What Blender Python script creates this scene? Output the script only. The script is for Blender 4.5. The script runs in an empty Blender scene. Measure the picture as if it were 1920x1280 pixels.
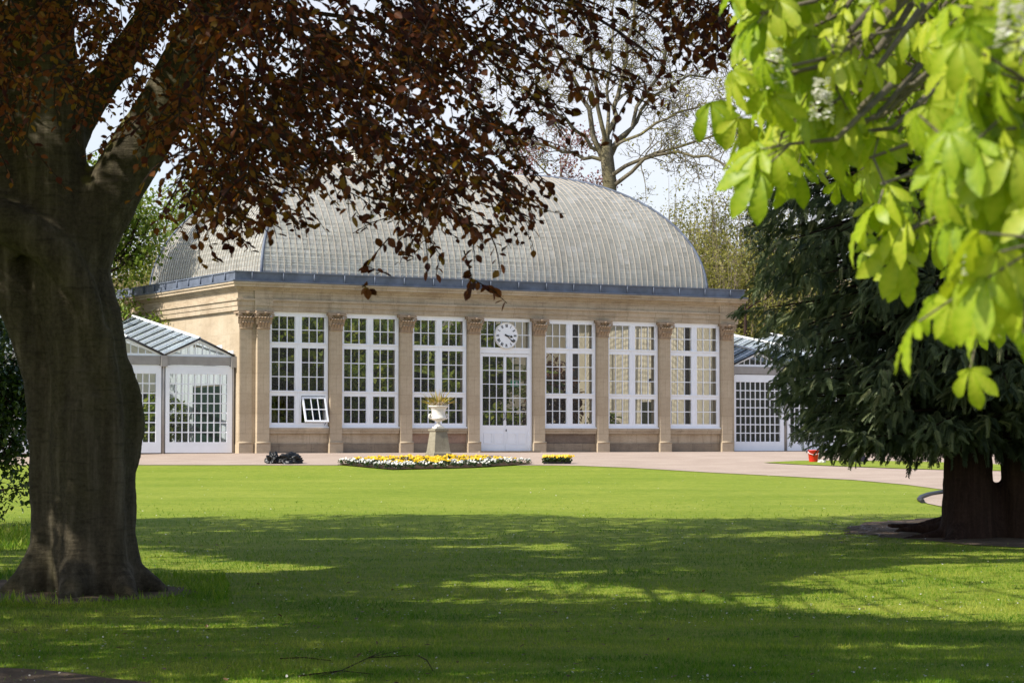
import bpy, bmesh, math, random
import numpy as np
from mathutils import Vector, Matrix, noise as mnoise
random.seed(7); rng = np.random.default_rng(7)
sc = bpy.context.scene
col = sc.collection
R = math.radians

# ------------------------------------------------------------------ camera and light
FPX = 4343.0; PITCH = math.atan(181/FPX); CAMZ = 1.9
CAM = np.array([0, 0, CAMZ])
CF = np.array([0, math.cos(PITCH), math.sin(PITCH)]); CU = np.array([0, -math.sin(PITCH), math.cos(PITCH)]); CR = np.array([1.0, 0, 0])
def at(px, py, d):
    """point of the place seen at that spot of the photograph, d metres away"""
    r = CF + CR*(px-960)/FPX + CU*(640-py)/FPX
    return CAM + r*(d/r[1])
def proj(q):
    q = np.asarray(q, float) - CAM
    z = q @ CF
    return 960 + FPX*(q @ CR)/z, 640 - FPX*(q @ CU)/z

cam = bpy.data.cameras.new('camera'); co = bpy.data.objects.new('camera', cam); col.objects.link(co)
cam.sensor_width = 36; cam.lens = 36*FPX/1920; cam.clip_start = .1; cam.clip_end = 3000
co.location = (0, 0, CAMZ); co.rotation_euler = (math.pi/2 + PITCH, 0, 0)
cam.dof.use_dof = True; cam.dof.focus_distance = 74; cam.dof.aperture_fstop = 10
sc.camera = co

SUN_H = np.array([-.85, -.527]); SUN_H = SUN_H/np.linalg.norm(SUN_H)
SUN_EL = R(43)
SUN = np.array([SUN_H[0]*math.cos(SUN_EL), SUN_H[1]*math.cos(SUN_EL), math.sin(SUN_EL)])
sl = bpy.data.lights.new('sun', 'SUN'); sl.energy = 4.6; sl.angle = R(.53); sl.color = (1, .94, .84)
so = bpy.data.objects.new('sun', sl); col.objects.link(so)
so.rotation_euler = Vector(SUN).to_track_quat('Z', 'Y').to_euler(); so.location = (-40, -30, 60)

w = bpy.data.worlds.new('World'); sc.world = w; w.use_nodes = True
nt = w.node_tree; nt.nodes.clear()
sky = nt.nodes.new('ShaderNodeTexSky'); sky.sky_type = 'NISHITA'; sky.sun_disc = False
sky.sun_elevation = SUN_EL; sky.sun_rotation = math.atan2(SUN_H[0], SUN_H[1])
sky.ozone_density = 2.2; sky.air_density = 1.0; sky.dust_density = 1.2
tc = nt.nodes.new('ShaderNodeTexCoord'); mp = nt.nodes.new('ShaderNodeMapping'); mp.inputs['Scale'].default_value = (1, 1, 2.6)
nz = nt.nodes.new('ShaderNodeTexNoise'); nz.inputs['Scale'].default_value = 3.2; nz.inputs['Detail'].default_value = 6
cr = nt.nodes.new('ShaderNodeValToRGB'); cr.color_ramp.elements[0].position = .25; cr.color_ramp.elements[1].position = .62
cr.color_ramp.elements[0].color = (.45, .45, .45, 1); cr.color_ramp.elements[1].color = (.95, .95, .95, 1)
sx = nt.nodes.new('ShaderNodeSeparateXYZ'); mr = nt.nodes.new('ShaderNodeMapRange'); mr.inputs[1].default_value = .13; mr.inputs[2].default_value = .36; mr.inputs[3].default_value = 1.0; mr.inputs[4].default_value = .14
ml = nt.nodes.new('ShaderNodeMath'); ml.operation = 'MULTIPLY'
mx = nt.nodes.new('ShaderNodeMix'); mx.data_type = 'RGBA'
mx.inputs['B'].default_value = (4.5, 4.5, 4.8, 1)          # bright thin cloud
bg = nt.nodes.new('ShaderNodeBackground'); bg.inputs['Strength'].default_value = .15
wo = nt.nodes.new('ShaderNodeOutputWorld')
L_ = nt.links.new
L_(tc.outputs['Generated'], mp.inputs['Vector']); L_(mp.outputs['Vector'], nz.inputs['Vector']); L_(nz.outputs['Fac'], cr.inputs['Fac'])
L_(tc.outputs['Generated'], sx.inputs[0]); L_(sx.outputs[2], mr.inputs[0]); L_(mr.outputs[0], ml.inputs[0]); L_(cr.outputs['Color'], ml.inputs[1]); L_(ml.outputs[0], mx.inputs['Factor']); L_(sky.outputs['Color'], mx.inputs['A']); L_(mx.outputs['Result'], bg.inputs['Color']); L_(bg.outputs['Background'], wo.inputs['Surface'])

sc.view_settings.view_transform = 'Standard'; sc.view_settings.look = 'None'; sc.view_settings.gamma = 1
sc.view_settings.exposure = .5
cy = sc.cycles
cy.max_bounces = 8; cy.diffuse_bounces = 3; cy.glossy_bounces = 3; cy.transmission_bounces = 4; cy.transparent_max_bounces = 24
cy.use_denoising = True; cy.caustics_reflective = False; cy.caustics_refractive = False
cy.sample_clamp_indirect = 6

# ------------------------------------------------------------------ materials
class NT:
    def __init__(s, name):
        s.m = bpy.data.materials.new(name); s.m.use_nodes = True
        s.t = s.m.node_tree; s.t.nodes.clear(); s.out = s.n('OutputMaterial')
    def n(s, kind, **kw):
        nd = s.t.nodes.new('ShaderNode'+kind)
        for k, v in kw.items():
            if k in nd.inputs.keys(): nd.inputs[k].default_value = v
            else: setattr(nd, k, v)
        return nd
    def l(s, a, b): s.t.links.new(a, b)
    def ramp(s, fac, stops):
        r = s.n('ValToRGB'); e = r.color_ramp.elements
        while len(e) < len(stops): e.new(.5)
        for el, (p, c) in zip(e, stops): el.position = p; el.color = (*c, 1) if len(c) == 3 else c
        s.l(fac, r.inputs['Fac']); return r.outputs['Color']
    def coord(s, kind='Object', scale=(1, 1, 1), rot=(0, 0, 0)):
        t = s.n('TexCoord'); m = s.n('Mapping'); m.inputs['Scale'].default_value = scale; m.inputs['Rotation'].default_value = rot
        s.l(t.outputs[kind], m.inputs['Vector']); return m.outputs['Vector']
    def pos(s, scale=(1, 1, 1), rot=(0, 0, 0)):
        g = s.n('NewGeometry'); m = s.n('Mapping'); m.inputs['Scale'].default_value = scale; m.inputs['Rotation'].default_value = rot
        s.l(g.outputs['Position'], m.inputs['Vector']); return m.outputs['Vector']
    def noise(s, vec, scale, detail=4, rough=.55, out='Fac'):
        n = s.n('TexNoise', Scale=scale, Detail=detail, Roughness=rough); s.l(vec, n.inputs['Vector']); return n.outputs[out]
    def mix(s, f, a, b, mode='MIX'):
        m = s.n('Mix'); m.data_type = 'RGBA'; m.blend_type = mode
        for sock, v in ((m.inputs['Factor'], f), (m.inputs['A'], a), (m.inputs['B'], b)):
            if isinstance(v, (int, float)): sock.default_value = v
            elif isinstance(v, tuple): sock.default_value = (*v, 1) if len(v) == 3 else v
            else: s.l(v, sock)
        return m.outputs['Result']
    def math(s, op, a, b=0.0):
        m = s.n('Math'); m.operation = op
        for k, v in ((0, a), (1, b)):
            if isinstance(v, (int, float)): m.inputs[k].default_value = v
            else: s.l(v, m.inputs[k])
        return m.outputs[0]
    def bump(s, h, strength=.3, dist=.02):
        b = s.n('Bump', Strength=strength, Distance=dist); s.l(h, b.inputs['Height']); return b.outputs['Normal']
    def bsdf(s, colr, rough=.8, normal=None, spec=.3, metal=0.0):
        p = s.n('BsdfPrincipled', Roughness=rough, Metallic=metal); p.inputs['Specular IOR Level'].default_value = spec
        if isinstance(colr, tuple): p.inputs['Base Color'].default_value = (*colr, 1)
        else: s.l(colr, p.inputs['Base Color'])
        if normal is not None: s.l(normal, p.inputs['Normal'])
        return p.outputs['BSDF']
    def done(s, sh): s.l(sh, s.out.inputs['Surface']); return s.m

def plain(name, c, rough=.6, spec=.3, var=.12, sc_=6.0, metal=0.0, bump=0.0):
    t = NT(name); v = t.coord('Object'); n = t.noise(v, sc_, 5)
    a = tuple(x*(1-var) for x in c); b = tuple(min(1, x*(1+var)) for x in c)
    colr = t.ramp(n, [(.3, a), (.7, b)])
    nm = t.bump(t.noise(v, sc_*6, 4), bump, .01) if bump else None
    return t.done(t.bsdf(colr, rough, nm, spec, metal))

def leaf_mat(name, stops, tstops, trans=.4, rough=.5, spec=.35):
    t = NT(name); a = t.n('Attribute'); a.attribute_name = 'rnd'
    c = t.ramp(a.outputs['Fac'], stops); c2 = t.ramp(a.outputs['Fac'], tstops)
    b = t.bsdf(c, rough, None, spec)
    tr = t.n('BsdfTranslucent'); t.l(c2, tr.inputs['Color'])
    ms = t.n('MixShader', Fac=trans); t.l(b, ms.inputs[1]); t.l(tr.outputs[0], ms.inputs[2])
    return t.done(ms.outputs[0])

def stone_mat(name, base, dark, light, joint=True, stain=.75, jf=.5):
    t = NT(name); v = t.coord('Object')
    n1 = t.noise(v, 1.1, 6, .6); n2 = t.noise(t.coord('Object', (1.2, 1.2, 7)), 1.6, 5, .6); n3 = t.noise(v, 26, 4)
    c = t.ramp(n1, [(.28, dark), (.5, base), (.75, light)])
    c = t.mix(t.math('MULTIPLY', t.ramp(n2, [(.52, (0, 0, 0)), (.75, (1, 1, 1))]), stain), c, tuple(x*.55 for x in dark))
    n4 = t.noise(t.coord('Object', (4, 4, .45)), 1.5, 6, .65)
    c = t.mix(t.math('MULTIPLY', t.ramp(n4, [(.54, (0, 0, 0)), (.72, (1, 1, 1))]), stain*.8), c, tuple(x*.6 for x in dark))
    c = t.mix(.35, c, t.ramp(n3, [(.3, tuple(x*.75 for x in base)), (.7, light)]))
    h = n3
    if joint:
        br = t.n('TexBrick'); br.inputs['Scale'].default_value = 1; br.inputs['Brick Width'].default_value = 1.1; br.inputs['Row Height'].default_value = .62
        br.inputs['Mortar Size'].default_value = .009; br.inputs['Color1'].default_value = (1, 1, 1, 1); br.inputs['Color2'].default_value = (.72, .69, .65, 1); br.inputs['Mortar'].default_value = (.42, .38, .34, 1)
        s = t.n('SeparateXYZ'); t.l(v, s.inputs[0]); cb = t.n('CombineXYZ')
        t.l(t.math('ADD', s.outputs[0], s.outputs[1]), cb.inputs[0]); t.l(s.outputs[2], cb.inputs[1]); t.l(cb.outputs[0], br.inputs['Vector'])
        c = t.mix(jf, c, br.outputs['Color'], 'MULTIPLY')
    return t.done(t.bsdf(c, .9, t.bump(h, .25, .01), .2))

M = {}
M['stone'] = stone_mat('sandstone', (.48, .385, .27), (.32, .235, .155), (.57, .475, .35))
M['stone_smooth'] = stone_mat('sandstone_dressed', (.495, .40, .28), (.395, .305, .205), (.57, .48, .355), True, .5, .32)
M['stone_sooty'] = stone_mat('sandstone_sooty', (.15, .115, .09), (.07, .055, .048), (.26, .20, .15), False, .6)
M['stone_red'] = stone_mat('sandstone_red', (.36, .235, .17), (.17, .115, .09), (.44, .32, .23), False, .7)
M['plinth'] = stone_mat('plinth_stone', (.25, .205, .155), (.13, .105, .085), (.34, .28, .2), True, .7)
M['capital'] = stone_mat('capital_stone', (.36, .26, .175), (.22, .15, .10), (.45, .35, .25), False, .5)
M['pedestal'] = stone_mat('pedestal_stone', (.26, .235, .165), (.15, .13, .085), (.36, .33, .25), False, .7)
M['white'] = plain('white_paint', (.86, .885, .92), .42, .35, .03, 3)
M['dirtywhite'] = plain('aged_white_stone', (.76, .73, .66), .7, .25, .16, 9, 0, .2)
M['lead'] = plain('lead_sheet', (.115, .135, .18), .55, .4, .3, 2.5)
M['steel'] = plain('grey_metal', (.32, .30, .28), .5, .4, .12, 4)
M['dark'] = plain('dark_metal', (.03, .03, .034), .5, .4, .2, 8)
M['black'] = plain('black_paint', (.012, .012, .013), .5, .3, .1, 8)
M['cream'] = plain('cream_render', (.86, .79, .63), .9, .1, .08, 1.2)
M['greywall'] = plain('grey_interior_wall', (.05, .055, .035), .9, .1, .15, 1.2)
M['floor'] = plain('interior_paving', (.26, .22, .18), .8, .2, .2, 2)
M['soil'] = plain('bed_soil', (.055, .036, .022), .95, .1, .4, 12, 0, .5)

# window glass: clear, reflecting a little
t = NT('window_glass'); fr = t.n('Fresnel', IOR=1.24); g = t.n('BsdfGlossy', Roughness=.02); tp = t.n('BsdfTransparent', Color=(.985, .985, .975, 1))
ms = t.n('MixShader'); t.l(fr.outputs[0], ms.inputs[0]); t.l(tp.outputs[0], ms.inputs[1]); t.l(g.outputs[0], ms.inputs[2])
M['glass'] = t.done(ms.outputs[0])
# roof glass: old greenish-grey panes lapped like scales, weathered, half clear
t = NT('roof_glass'); uvn = t.n('UVMap'); s = t.n('SeparateXYZ'); t.l(uvn.outputs[0], s.inputs[0])
fv = t.math('FRACT', s.outputs[1]); iu = t.math('FLOOR', s.outputs[0]); iv = t.math('FLOOR', s.outputs[1])
cb = t.n('CombineXYZ'); t.l(iu, cb.inputs[0]); t.l(iv, cb.inputs[1])
wn = t.n('TexWhiteNoise'); t.l(cb.outputs[0], wn.inputs['Vector'])
n = t.noise(t.coord('Object'), .9, 5)
c = t.ramp(wn.outputs['Value'], [(0, (.38, .38, .34)), (.25, (.58, .57, .51)), (.75, (.69, .67, .60)), (.9, (.80, .79, .73)), (1, (.92, .91, .88))])
c = t.mix(.4, c, t.ramp(n, [(.3, (.52, .51, .455)), (.7, (.73, .72, .65))]))
lap = t.math('LESS_THAN', fv, .24)
c = t.mix(t.math('MULTIPLY', lap, .52), c, (.18, .165, .14))
b = t.bsdf(c, .34, None, .55)
tp_ = t.n('BsdfTransparent', Color=(.96, .95, .9, 1)); tl = t.n('BsdfTranslucent', Color=(.9, .89, .84, 1)); tp = t.n('MixShader', Fac=.45); t.l(tp_.outputs[0], tp.inputs[1]); t.l(tl.outputs[0], tp.inputs[2]); ms = t.n('MixShader')
t.l(t.math('MULTIPLY', t.math('SUBTRACT', 1.0, lap), .66), ms.inputs[0]); t.l(b, ms.inputs[1]); t.l(tp.outputs[0], ms.inputs[2])
M['roofglass'] = t.done(ms.outputs[0])
t = NT('wing_roof_glass'); fr = t.n('Fresnel', IOR=1.6); b = t.bsdf((.45, .52, .56), .12, None, .8); tp = t.n('BsdfTransparent', Color=(.80, .88, .9, 1))
ms = t.n('MixShader', Fac=.5); t.l(b, ms.inputs[1]); t.l(tp.outputs[0], ms.inputs[2]); M['wingglass'] = t.done(ms.outputs[0])
M['rib'] = plain('painted_rib', (.44, .385, .32), .55, .3, .1, 3)

# lawn
t = NT('lawn_turf'); p = t.pos(); n1 = t.noise(p, .35, 4); n2 = t.noise(t.pos((.16, .9, 1), (0, 0, .06)), 1.0, 7, .7); n3 = t.noise(p, 38, 3, .7); n4 = t.noise(p, 6, 4)
c = t.ramp(n2, [(.37, (.08, .17, .007)), (.5, (.235, .325, .024)), (.63, (.47, .475, .10))])
c = t.mix(.5, c, t.ramp(n1, [(.38, (.135, .21, .013)), (.62, (.385, .39, .065))]))
c = t.mix(.45, c, t.ramp(n4, [(.38, (.12, .20, .011)), (.62, (.365, .385, .058))]))
c = t.mix(.5, c, t.ramp(n3, [(.3, (.05, .095, .005)), (.55, (.22, .29, .022)), (.75, (.42, .425, .09))]))
M['lawn'] = t.done(t.bsdf(c, .85, t.bump(n3, .6, .05), .15))
t = NT('woodland_floor'); p = t.pos(); n = t.noise(p, .5, 6, .6)
M['bank'] = t.done(t.bsdf(t.ramp(n, [(.3, (.13, .12, .05)), (.5, (.24, .18, .11)), (.7, (.34, .25, .18))]), .95, None, .1))
t = NT('path_gravel'); p = t.pos(); n1 = t.noise(p, .8, 5); n3 = t.noise(p, 60, 3, .7)
c = t.ramp(n1, [(.3, (.29, .22, .17)), (.7, (.46, .37, .295))]); c = t.mix(.5, c, t.ramp(n3, [(.3, (.27, .20, .15)), (.7, (.60, .48, .40))]))
M['gravel'] = t.done(t.bsdf(c, .95, t.bump(n3, .4, .02), .15))
t = NT('bare_earth'); p = t.pos(); n1 = t.noise(p, 2.2, 6, .65); n3 = t.noise(p, 30, 4, .7)
c = t.ramp(n1, [(.3, (.10, .07, .045)), (.55, (.17, .125, .085)), (.75, (.24, .19, .14))]); c = t.mix(.4, c, t.ramp(n3, [(.3, (.06, .04, .025)), (.7, (.26, .2, .14))]))
M['earth'] = t.done(t.bsdf(c, .95, t.bump(n3, .6, .03), .1))

# bark
def bark(name, dark, mid, light, moss, streak=(2.2, 2.2, .5), wr=(1, 1, 7), mossamt=.5, top=0.0):
    t = NT(name); a = t.noise(t.coord('Object', streak), 2.0, 6, .6); b = t.noise(t.coord('Object', wr), 2.6, 6, .6); f = t.noise(t.coord('Object'), 22, 5, .7); m = t.noise(t.coord('Object', (1, 1, .4)), 1.1, 5, .6)
    c = t.ramp(a, [(.3, dark), (.52, mid), (.72, light)])
    c = t.mix(t.math('MULTIPLY', t.ramp(m, [(.45, (0, 0, 0)), (.62, (1, 1, 1))]), mossamt), c, moss)
    c = t.mix(.3, c, t.ramp(f, [(.3, tuple(x*.5 for x in dark)), (.7, light)]))
    c = t.mix(t.math('MULTIPLY', t.ramp(b, [(.56, (0, 0, 0)), (.66, (1, 1, 1))]), .35), c, tuple(x*.5 for x in dark))
    if top:                                                     # moss on what faces the sky
        g = t.n('NewGeometry'); s = t.n('SeparateXYZ'); t.l(g.outputs['Normal'], s.inputs[0])
        gz = t.n('SeparateXYZ'); t.l(g.outputs['Position'], gz.inputs[0]); hz = t.n('MapRange'); t.l(gz.outputs[2], hz.inputs[0]); hz.inputs[1].default_value = 4.6; hz.inputs[2].default_value = 5.1; hz.inputs[4].default_value = top; top = hz.outputs[0]
        c = t.mix(t.math('MULTIPLY', t.ramp(t.math('ADD', s.outputs[2], t.math('MULTIPLY', m, .3)), [(.50, (0, 0, 0)), (.78, (1, 1, 1))]), top), c, (.20, .19, .035))
    h = t.math('ADD', t.math('MULTIPLY', b, .9), t.math('MULTIPLY', f, .35))
    return t.done(t.bsdf(c, .9, t.bump(h, .75, .05), .15))
M['beechbark'] = bark('beech_bark', (.024, .020, .012), (.062, .051, .032), (.17, .145, .10), (.075, .07, .018), (3.4, 3.4, .3), mossamt=.45, top=.75)
M['redbark'] = bark('conifer_bark', (.016, .009, .007), (.036, .019, .014), (.075, .045, .033), (.08, .05, .03), (7, 7, .35), (5, 5, .6), .3)
M['greybark'] = bark('grey_bark', (.07, .058, .038), (.145, .125, .085), (.25, .22, .165), (.20, .18, .06), mossamt=.4)
M['twig'] = plain('twig_bark', (.035, .022, .017), .9, .1, .3, 8)
M['twigpale'] = plain('twig_bark_pale', (.20, .165, .11), .9, .1, .3, 8)
# foliage
M['beechleaf'] = leaf_mat('copper_beech_leaf', [(0, (.020, .007, .006)), (.4, (.06, .019, .011)), (.8, (.13, .044, .018)), (1, (.15, .08, .016))],
                          [(0, (.08, .016, .010)), (.5, (.20, .05, .012)), (.8, (.40, .12, .015)), (1, (.42, .28, .02))], .46, .5, .2)
M['chestnutleaf'] = leaf_mat('horse_chestnut_leaf', [(0, (.14, .25, .010)), (.45, (.29, .40, .015)), (1, (.48, .52, .05))], [(0, (.20, .36, .006)), (1, (.48, .54, .02))], .45, .45, .4)
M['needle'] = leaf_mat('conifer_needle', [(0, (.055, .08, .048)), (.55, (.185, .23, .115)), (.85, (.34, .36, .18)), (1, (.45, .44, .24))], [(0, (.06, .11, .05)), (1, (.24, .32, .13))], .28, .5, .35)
M['springleaf'] = leaf_mat('spring_leaf', [(0, (.09, .15, .015)), (.6, (.17, .24, .025)), (1, (.26, .28, .05))], [(0, (.16, .28, .02)), (1, (.38, .42, .05))], .42)
M['darkleaf'] = leaf_mat('evergreen_leaf', [(0, (.015, .035, .012)), (.7, (.035, .07, .018)), (1, (.12, .16, .025))], [(0, (.03, .08, .01)), (1, (.12, .2, .02))], .22, .35, .5)
M['budleaf'] = leaf_mat('bud_leaf', [(0, (.20, .19, .05)), (.6, (.27, .26, .055)), (1, (.36, .32, .10))], [(0, (.3, .32, .05)), (1, (.45, .42, .1))], .4)
M['plumleaf'] = leaf_mat('plum_blossom', [(0, (.20, .085, .09)), (.6, (.32, .15, .17)), (1, (.28, .22, .08))], [(0, (.3, .12, .12)), (1, (.4, .25, .2))], .35)
M['grassblade'] = leaf_mat('grass_blade', [(0, (.035, .12, .003)), (.55, (.15, .275, .009)), (1, (.43, .43, .07))], [(0, (.08, .25, .004)), (1, (.33, .50, .025))], .35, .5, .25)
M['indoorleaf'] = leaf_mat('indoor_leaf', [(0, (.06, .11, .01)), (.5, (.20, .28, .02)), (1, (.42, .44, .07))], [(0, (.14, .26, .01)), (1, (.5, .54, .06))], .35)
M['indoorred'] = leaf_mat('indoor_red_leaf', [(0, (.09, .05, .02)), (1, (.22, .10, .05))], [(0, (.2, .08, .03)), (1, (.3, .14, .05))], .35)
M['yellow'] = leaf_mat('yellow_petal', [(0, (.72, .40, .005)), (1, (.86, .60, .01))], [(0, (.7, .42, .01)), (1, (.8, .6, .02))], .25)
M['whitepetal'] = leaf_mat('white_petal', [(0, (.66, .64, .56)), (.93, (.80, .79, .74)), (1, (.8, .7, .3))], [(0, (.7, .7, .65)), (1, (.8, .8, .7))], .25)

# ------------------------------------------------------------------ mesh helpers
def link_mesh(name, me, mat, parent=None):
    if mat is not None: me.materials.append(mat)
    o = bpy.data.objects.new(name, me); col.objects.link(o)
    if parent is not None: o.parent = parent
    return o
class MB:
    def __init__(s): s.v = []; s.f = []; s.sm = []
    def box(s, x0, x1, y0, y1, z0, z1):
        b = len(s.v)
        s.v += [(x0, y0, z0), (x1, y0, z0), (x1, y1, z0), (x0, y1, z0), (x0, y0, z1), (x1, y0, z1), (x1, y1, z1), (x0, y1, z1)]
        s.face([(0, 3, 2, 1), (4, 5, 6, 7), (0, 1, 5, 4), (1, 2, 6, 5), (2, 3, 7, 6), (3, 0, 4, 7)], b); return s
    def face(s, fs, b=0, smooth=False):
        for f in fs: s.f.append(tuple(i+b for i in f)); s.sm.append(smooth)
    def tube(s, pts, rad, n=8, cap=True, smooth=True):
        pts = [Vector(p) for p in pts]; b = len(s.v); k = len(pts)
        if isinstance(rad, (int, float)): rad = [rad]*k
        up = None
        for i, p in enumerate(pts):
            d = (pts[min(i+1, k-1)]-pts[max(i-1, 0)])
            if d.length < 1e-9: d = Vector((0, 0, 1))
            d.normalize()
            if up is None: up = d.orthogonal().normalized()
            else:
                up = up - d*up.dot(d)
                up = up.normalized() if up.length > 1e-6 else d.orthogonal().normalized()
            q = d.cross(up)
            for j in range(n):
                a = 2*math.pi*j/n; s.v.append(tuple(p + (up*math.cos(a)+q*math.sin(a))*rad[i]))
        for i in range(k-1):
            for j in range(n):
                j2 = (j+1) % n; s.f.append((b+i*n+j, b+i*n+j2, b+(i+1)*n+j2, b+(i+1)*n+j)); s.sm.append(smooth)
        if cap:
            s.f.append(tuple(b+j for j in range(n-1, -1, -1))); s.sm.append(False)
            s.f.append(tuple(b+(k-1)*n+j for j in range(n))); s.sm.append(False)
        return s
    def lathe(s, prof, c=(0, 0, 0), n=24, smooth=True, flute=0, fl=0.0):
        b = len(s.v); k = len(prof)
        for r, z in prof:
            for j in range(n):
                a = 2*math.pi*j/n; rr = r*(1+fl*math.cos(flute*a)) if flute else r
                s.v.append((c[0]+rr*math.cos(a), c[1]+rr*math.sin(a), c[2]+z))
        for i in range(k-1):
            for j in range(n):
                j2 = (j+1) % n; s.f.append((b+i*n+j, b+i*n+j2, b+(i+1)*n+j2, b+(i+1)*n+j)); s.sm.append(smooth)
        s.f.append(tuple(b+j for j in range(n-1, -1, -1))); s.sm.append(False)
        s.f.append(tuple(b+(k-1)*n+j for j in range(n))); s.sm.append(False)
        return s
    def prism(s, poly, y0, y1):
        """outline in x,z swept along y"""
        b = len(s.v); n = len(poly)
        s.v += [(x, y0, z) for x, z in poly] + [(x, y1, z) for x, z in poly]
        s.f.append(tuple(b+i for i in range(n))); s.f.append(tuple(b+n+i for i in range(n-1, -1, -1))); s.sm += [False, False]
        for i in range(n):
            j = (i+1) % n; s.f.append((b+i, b+n+i, b+n+j, b+j)); s.sm.append(False)
        return s
    def frustum(s, a0, a1, z0, z1):
        b = len(s.v)
        for a, z in ((a0, z0), (a1, z1)): s.v += [(-a, -a, z), (a, -a, z), (a, a, z), (-a, a, z)]
        s.face([(0, 3, 2, 1), (4, 5, 6, 7), (0, 1, 5, 4), (1, 2, 6, 5), (2, 3, 7, 6), (3, 0, 4, 7)], b); return s
    def mesh(s, name):
        me = bpy.data.meshes.new(name); me.from_pydata(s.v, [], s.f)
        me.polygons.foreach_set('use_smooth', s.sm); me.update(); return me
    def build(s, name, mat, parent=None): return link_mesh(name, s.mesh(name), mat, parent)

def np_mesh(name, verts, faces, rnd=None, smooth=False):
    """verts (n,3), faces (m,k) all of one size"""
    me = bpy.data.meshes.new(name); m, k = faces.shape
    me.vertices.add(len(verts)); me.vertices.foreach_set('co', np.ascontiguousarray(verts, np.float32).ravel())
    me.loops.add(m*k); me.loops.foreach_set('vertex_index', np.ascontiguousarray(faces, np.int32).ravel())
    me.polygons.add(m); me.polygons.foreach_set('loop_start', np.arange(0, m*k, k, dtype=np.int32))
    try: me.polygons.foreach_set('loop_total', np.full(m, k, np.int32))
    except Exception: pass
    if smooth: me.polygons.foreach_set('use_smooth', np.ones(m, bool))
    if rnd is not None:
        a = me.attributes.new('rnd', 'FLOAT', 'POINT'); a.data.foreach_set('value', np.ascontiguousarray(rnd, np.float32))
    me.update(calc_edges=True); me.validate(); return me
def basis(d, up=None, roll=None):
    """rotation matrices (n,3,3) whose columns are x=side, y=along d, z=normal"""
    d = d/np.linalg.norm(d, axis=1, keepdims=True)
    if up is None: up = np.tile([0, 0, 1.0], (len(d), 1))
    x = np.cross(d, up); ln = np.linalg.norm(x, axis=1, keepdims=True); x = np.where(ln < 1e-4, np.array([[1.0, 0, 0]]), x/np.maximum(ln, 1e-4))
    z = np.cross(x, d)
    if roll is not None:
        c = np.cos(roll)[:, None]; s = np.sin(roll)[:, None]; x, z = x*c+z*s, z*c-x*s
    return np.stack([x, d, z], axis=2)
def scatter(tv, tf, mats, pos, scale, rnd=None):
    """copies of a template: returns verts, faces, rnd"""
    n = len(pos); m = len(tv); s = np.asarray(scale, float).reshape(n, 1, -1)
    v = np.einsum('nij,nmj->nmi', mats, tv[None]*s) + pos[:, None, :]
    f = tf[None] + (np.arange(n)*m)[:, None, None]
    if rnd is None: rnd = rng.random(n)
    return v.reshape(-1, 3), f.reshape(-1, tf.shape[1]), np.repeat(rnd, m)
def merge(parts):
    vs, fs, rs, o = [], [], [], 0
    for v, f, r in parts: vs.append(v); fs.append(f+o); rs.append(r); o += len(v)
    return np.concatenate(vs), np.concatenate(fs), np.concatenate(rs)
def foliage(name, parts, mat, parent=None, smooth=False):
    v, f, r = merge(parts); return link_mesh(name, np_mesh(name, v, f, r, smooth), mat, parent)
# a single oval leaf, folded along its midrib, base at 0, tip at y=1
LEAF_V = np.array([[0, 0, 0], [.30, .33, .05], [.25, .70, .03], [0, 1, -.10], [-.25, .70, .03], [-.30, .33, .05]]); LEAF_F = np.array([[0, 1, 2, 3], [0, 3, 4, 5]])
QUAD_V = np.array([[-.5, 0, 0], [.5, 0, 0], [.5, 1, .06], [-.5, 1, .06]]); QUAD_F = np.array([[0, 1, 2, 3]])
a_ = np.array([(.20, .16), (.31, .38), (.29, .62), (.15, .86)])
OVAL_V = np.array([[0, 0, 0]]+[[x, y, .07*math.sin(y*3.1)] for x, y in a_]+[[0, 1, -.08]]+[[-x, y, .07*math.sin(y*3.1)] for x, y in a_[::-1]]); OVAL_F = np.array([[0, 1, 2, 3, 4, 5], [0, 5, 6, 7, 8, 9]])
def rdir(n, down=0.0, flat=1.0):
    d = rng.normal(size=(n, 3)); d[:, 2] = d[:, 2]*flat - down; return d/np.linalg.norm(d, axis=1, keepdims=True)

def tag(o, label=None, cat=None, group=None, kind=None):
    if label: o['label'] = label
    if cat: o['category'] = cat
    if group: o['group'] = group
    if kind: o['kind'] = kind
    return o
def empty(name, loc=(0, 0, 0), rz=0.0):
    o = bpy.data.objects.new(name, None); col.objects.link(o); o.location = loc; o.rotation_euler = (0, 0, rz); o.empty_display_size = .3; return o
def copy_tree(o, parent=None):
    c = o.copy(); col.objects.link(c)
    if parent is not None: c.parent = parent
    for ch in list(o.children): copy_tree(ch, c)
    return c

# ------------------------------------------------------------------ terrain
def T(y):
    y = np.asarray(y, float)
    z = -.5855 + .0265*y
    z = np.where(y > 60, 1.0045 + (y-60)*(1.42-1.0045)/11, z)
    z = np.where(y > 71, 1.42, z)
    z = np.where(y > 94, 1.42 + (y-94)*.26, z)
    z = np.where(y > 130, 1.42 + 36*.26 + (y-130)*.04, z)
    return z
def ground(px, py):
    """where the ground shows at that spot of the photograph"""
    r = CF + CR*(px-960)/FPX + CU*(640-py)/FPX; r = r/r[1]
    lo, hi = 5.0, 93.0
    for _ in range(60):
        m = (lo+hi)/2
        if CAMZ + r[2]*m > T(m): lo = m
        else: hi = m
    return np.array([r[0]*lo, lo, float(T(lo))])
def gxy(x, y): return (x, y, float(T(y)))

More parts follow.
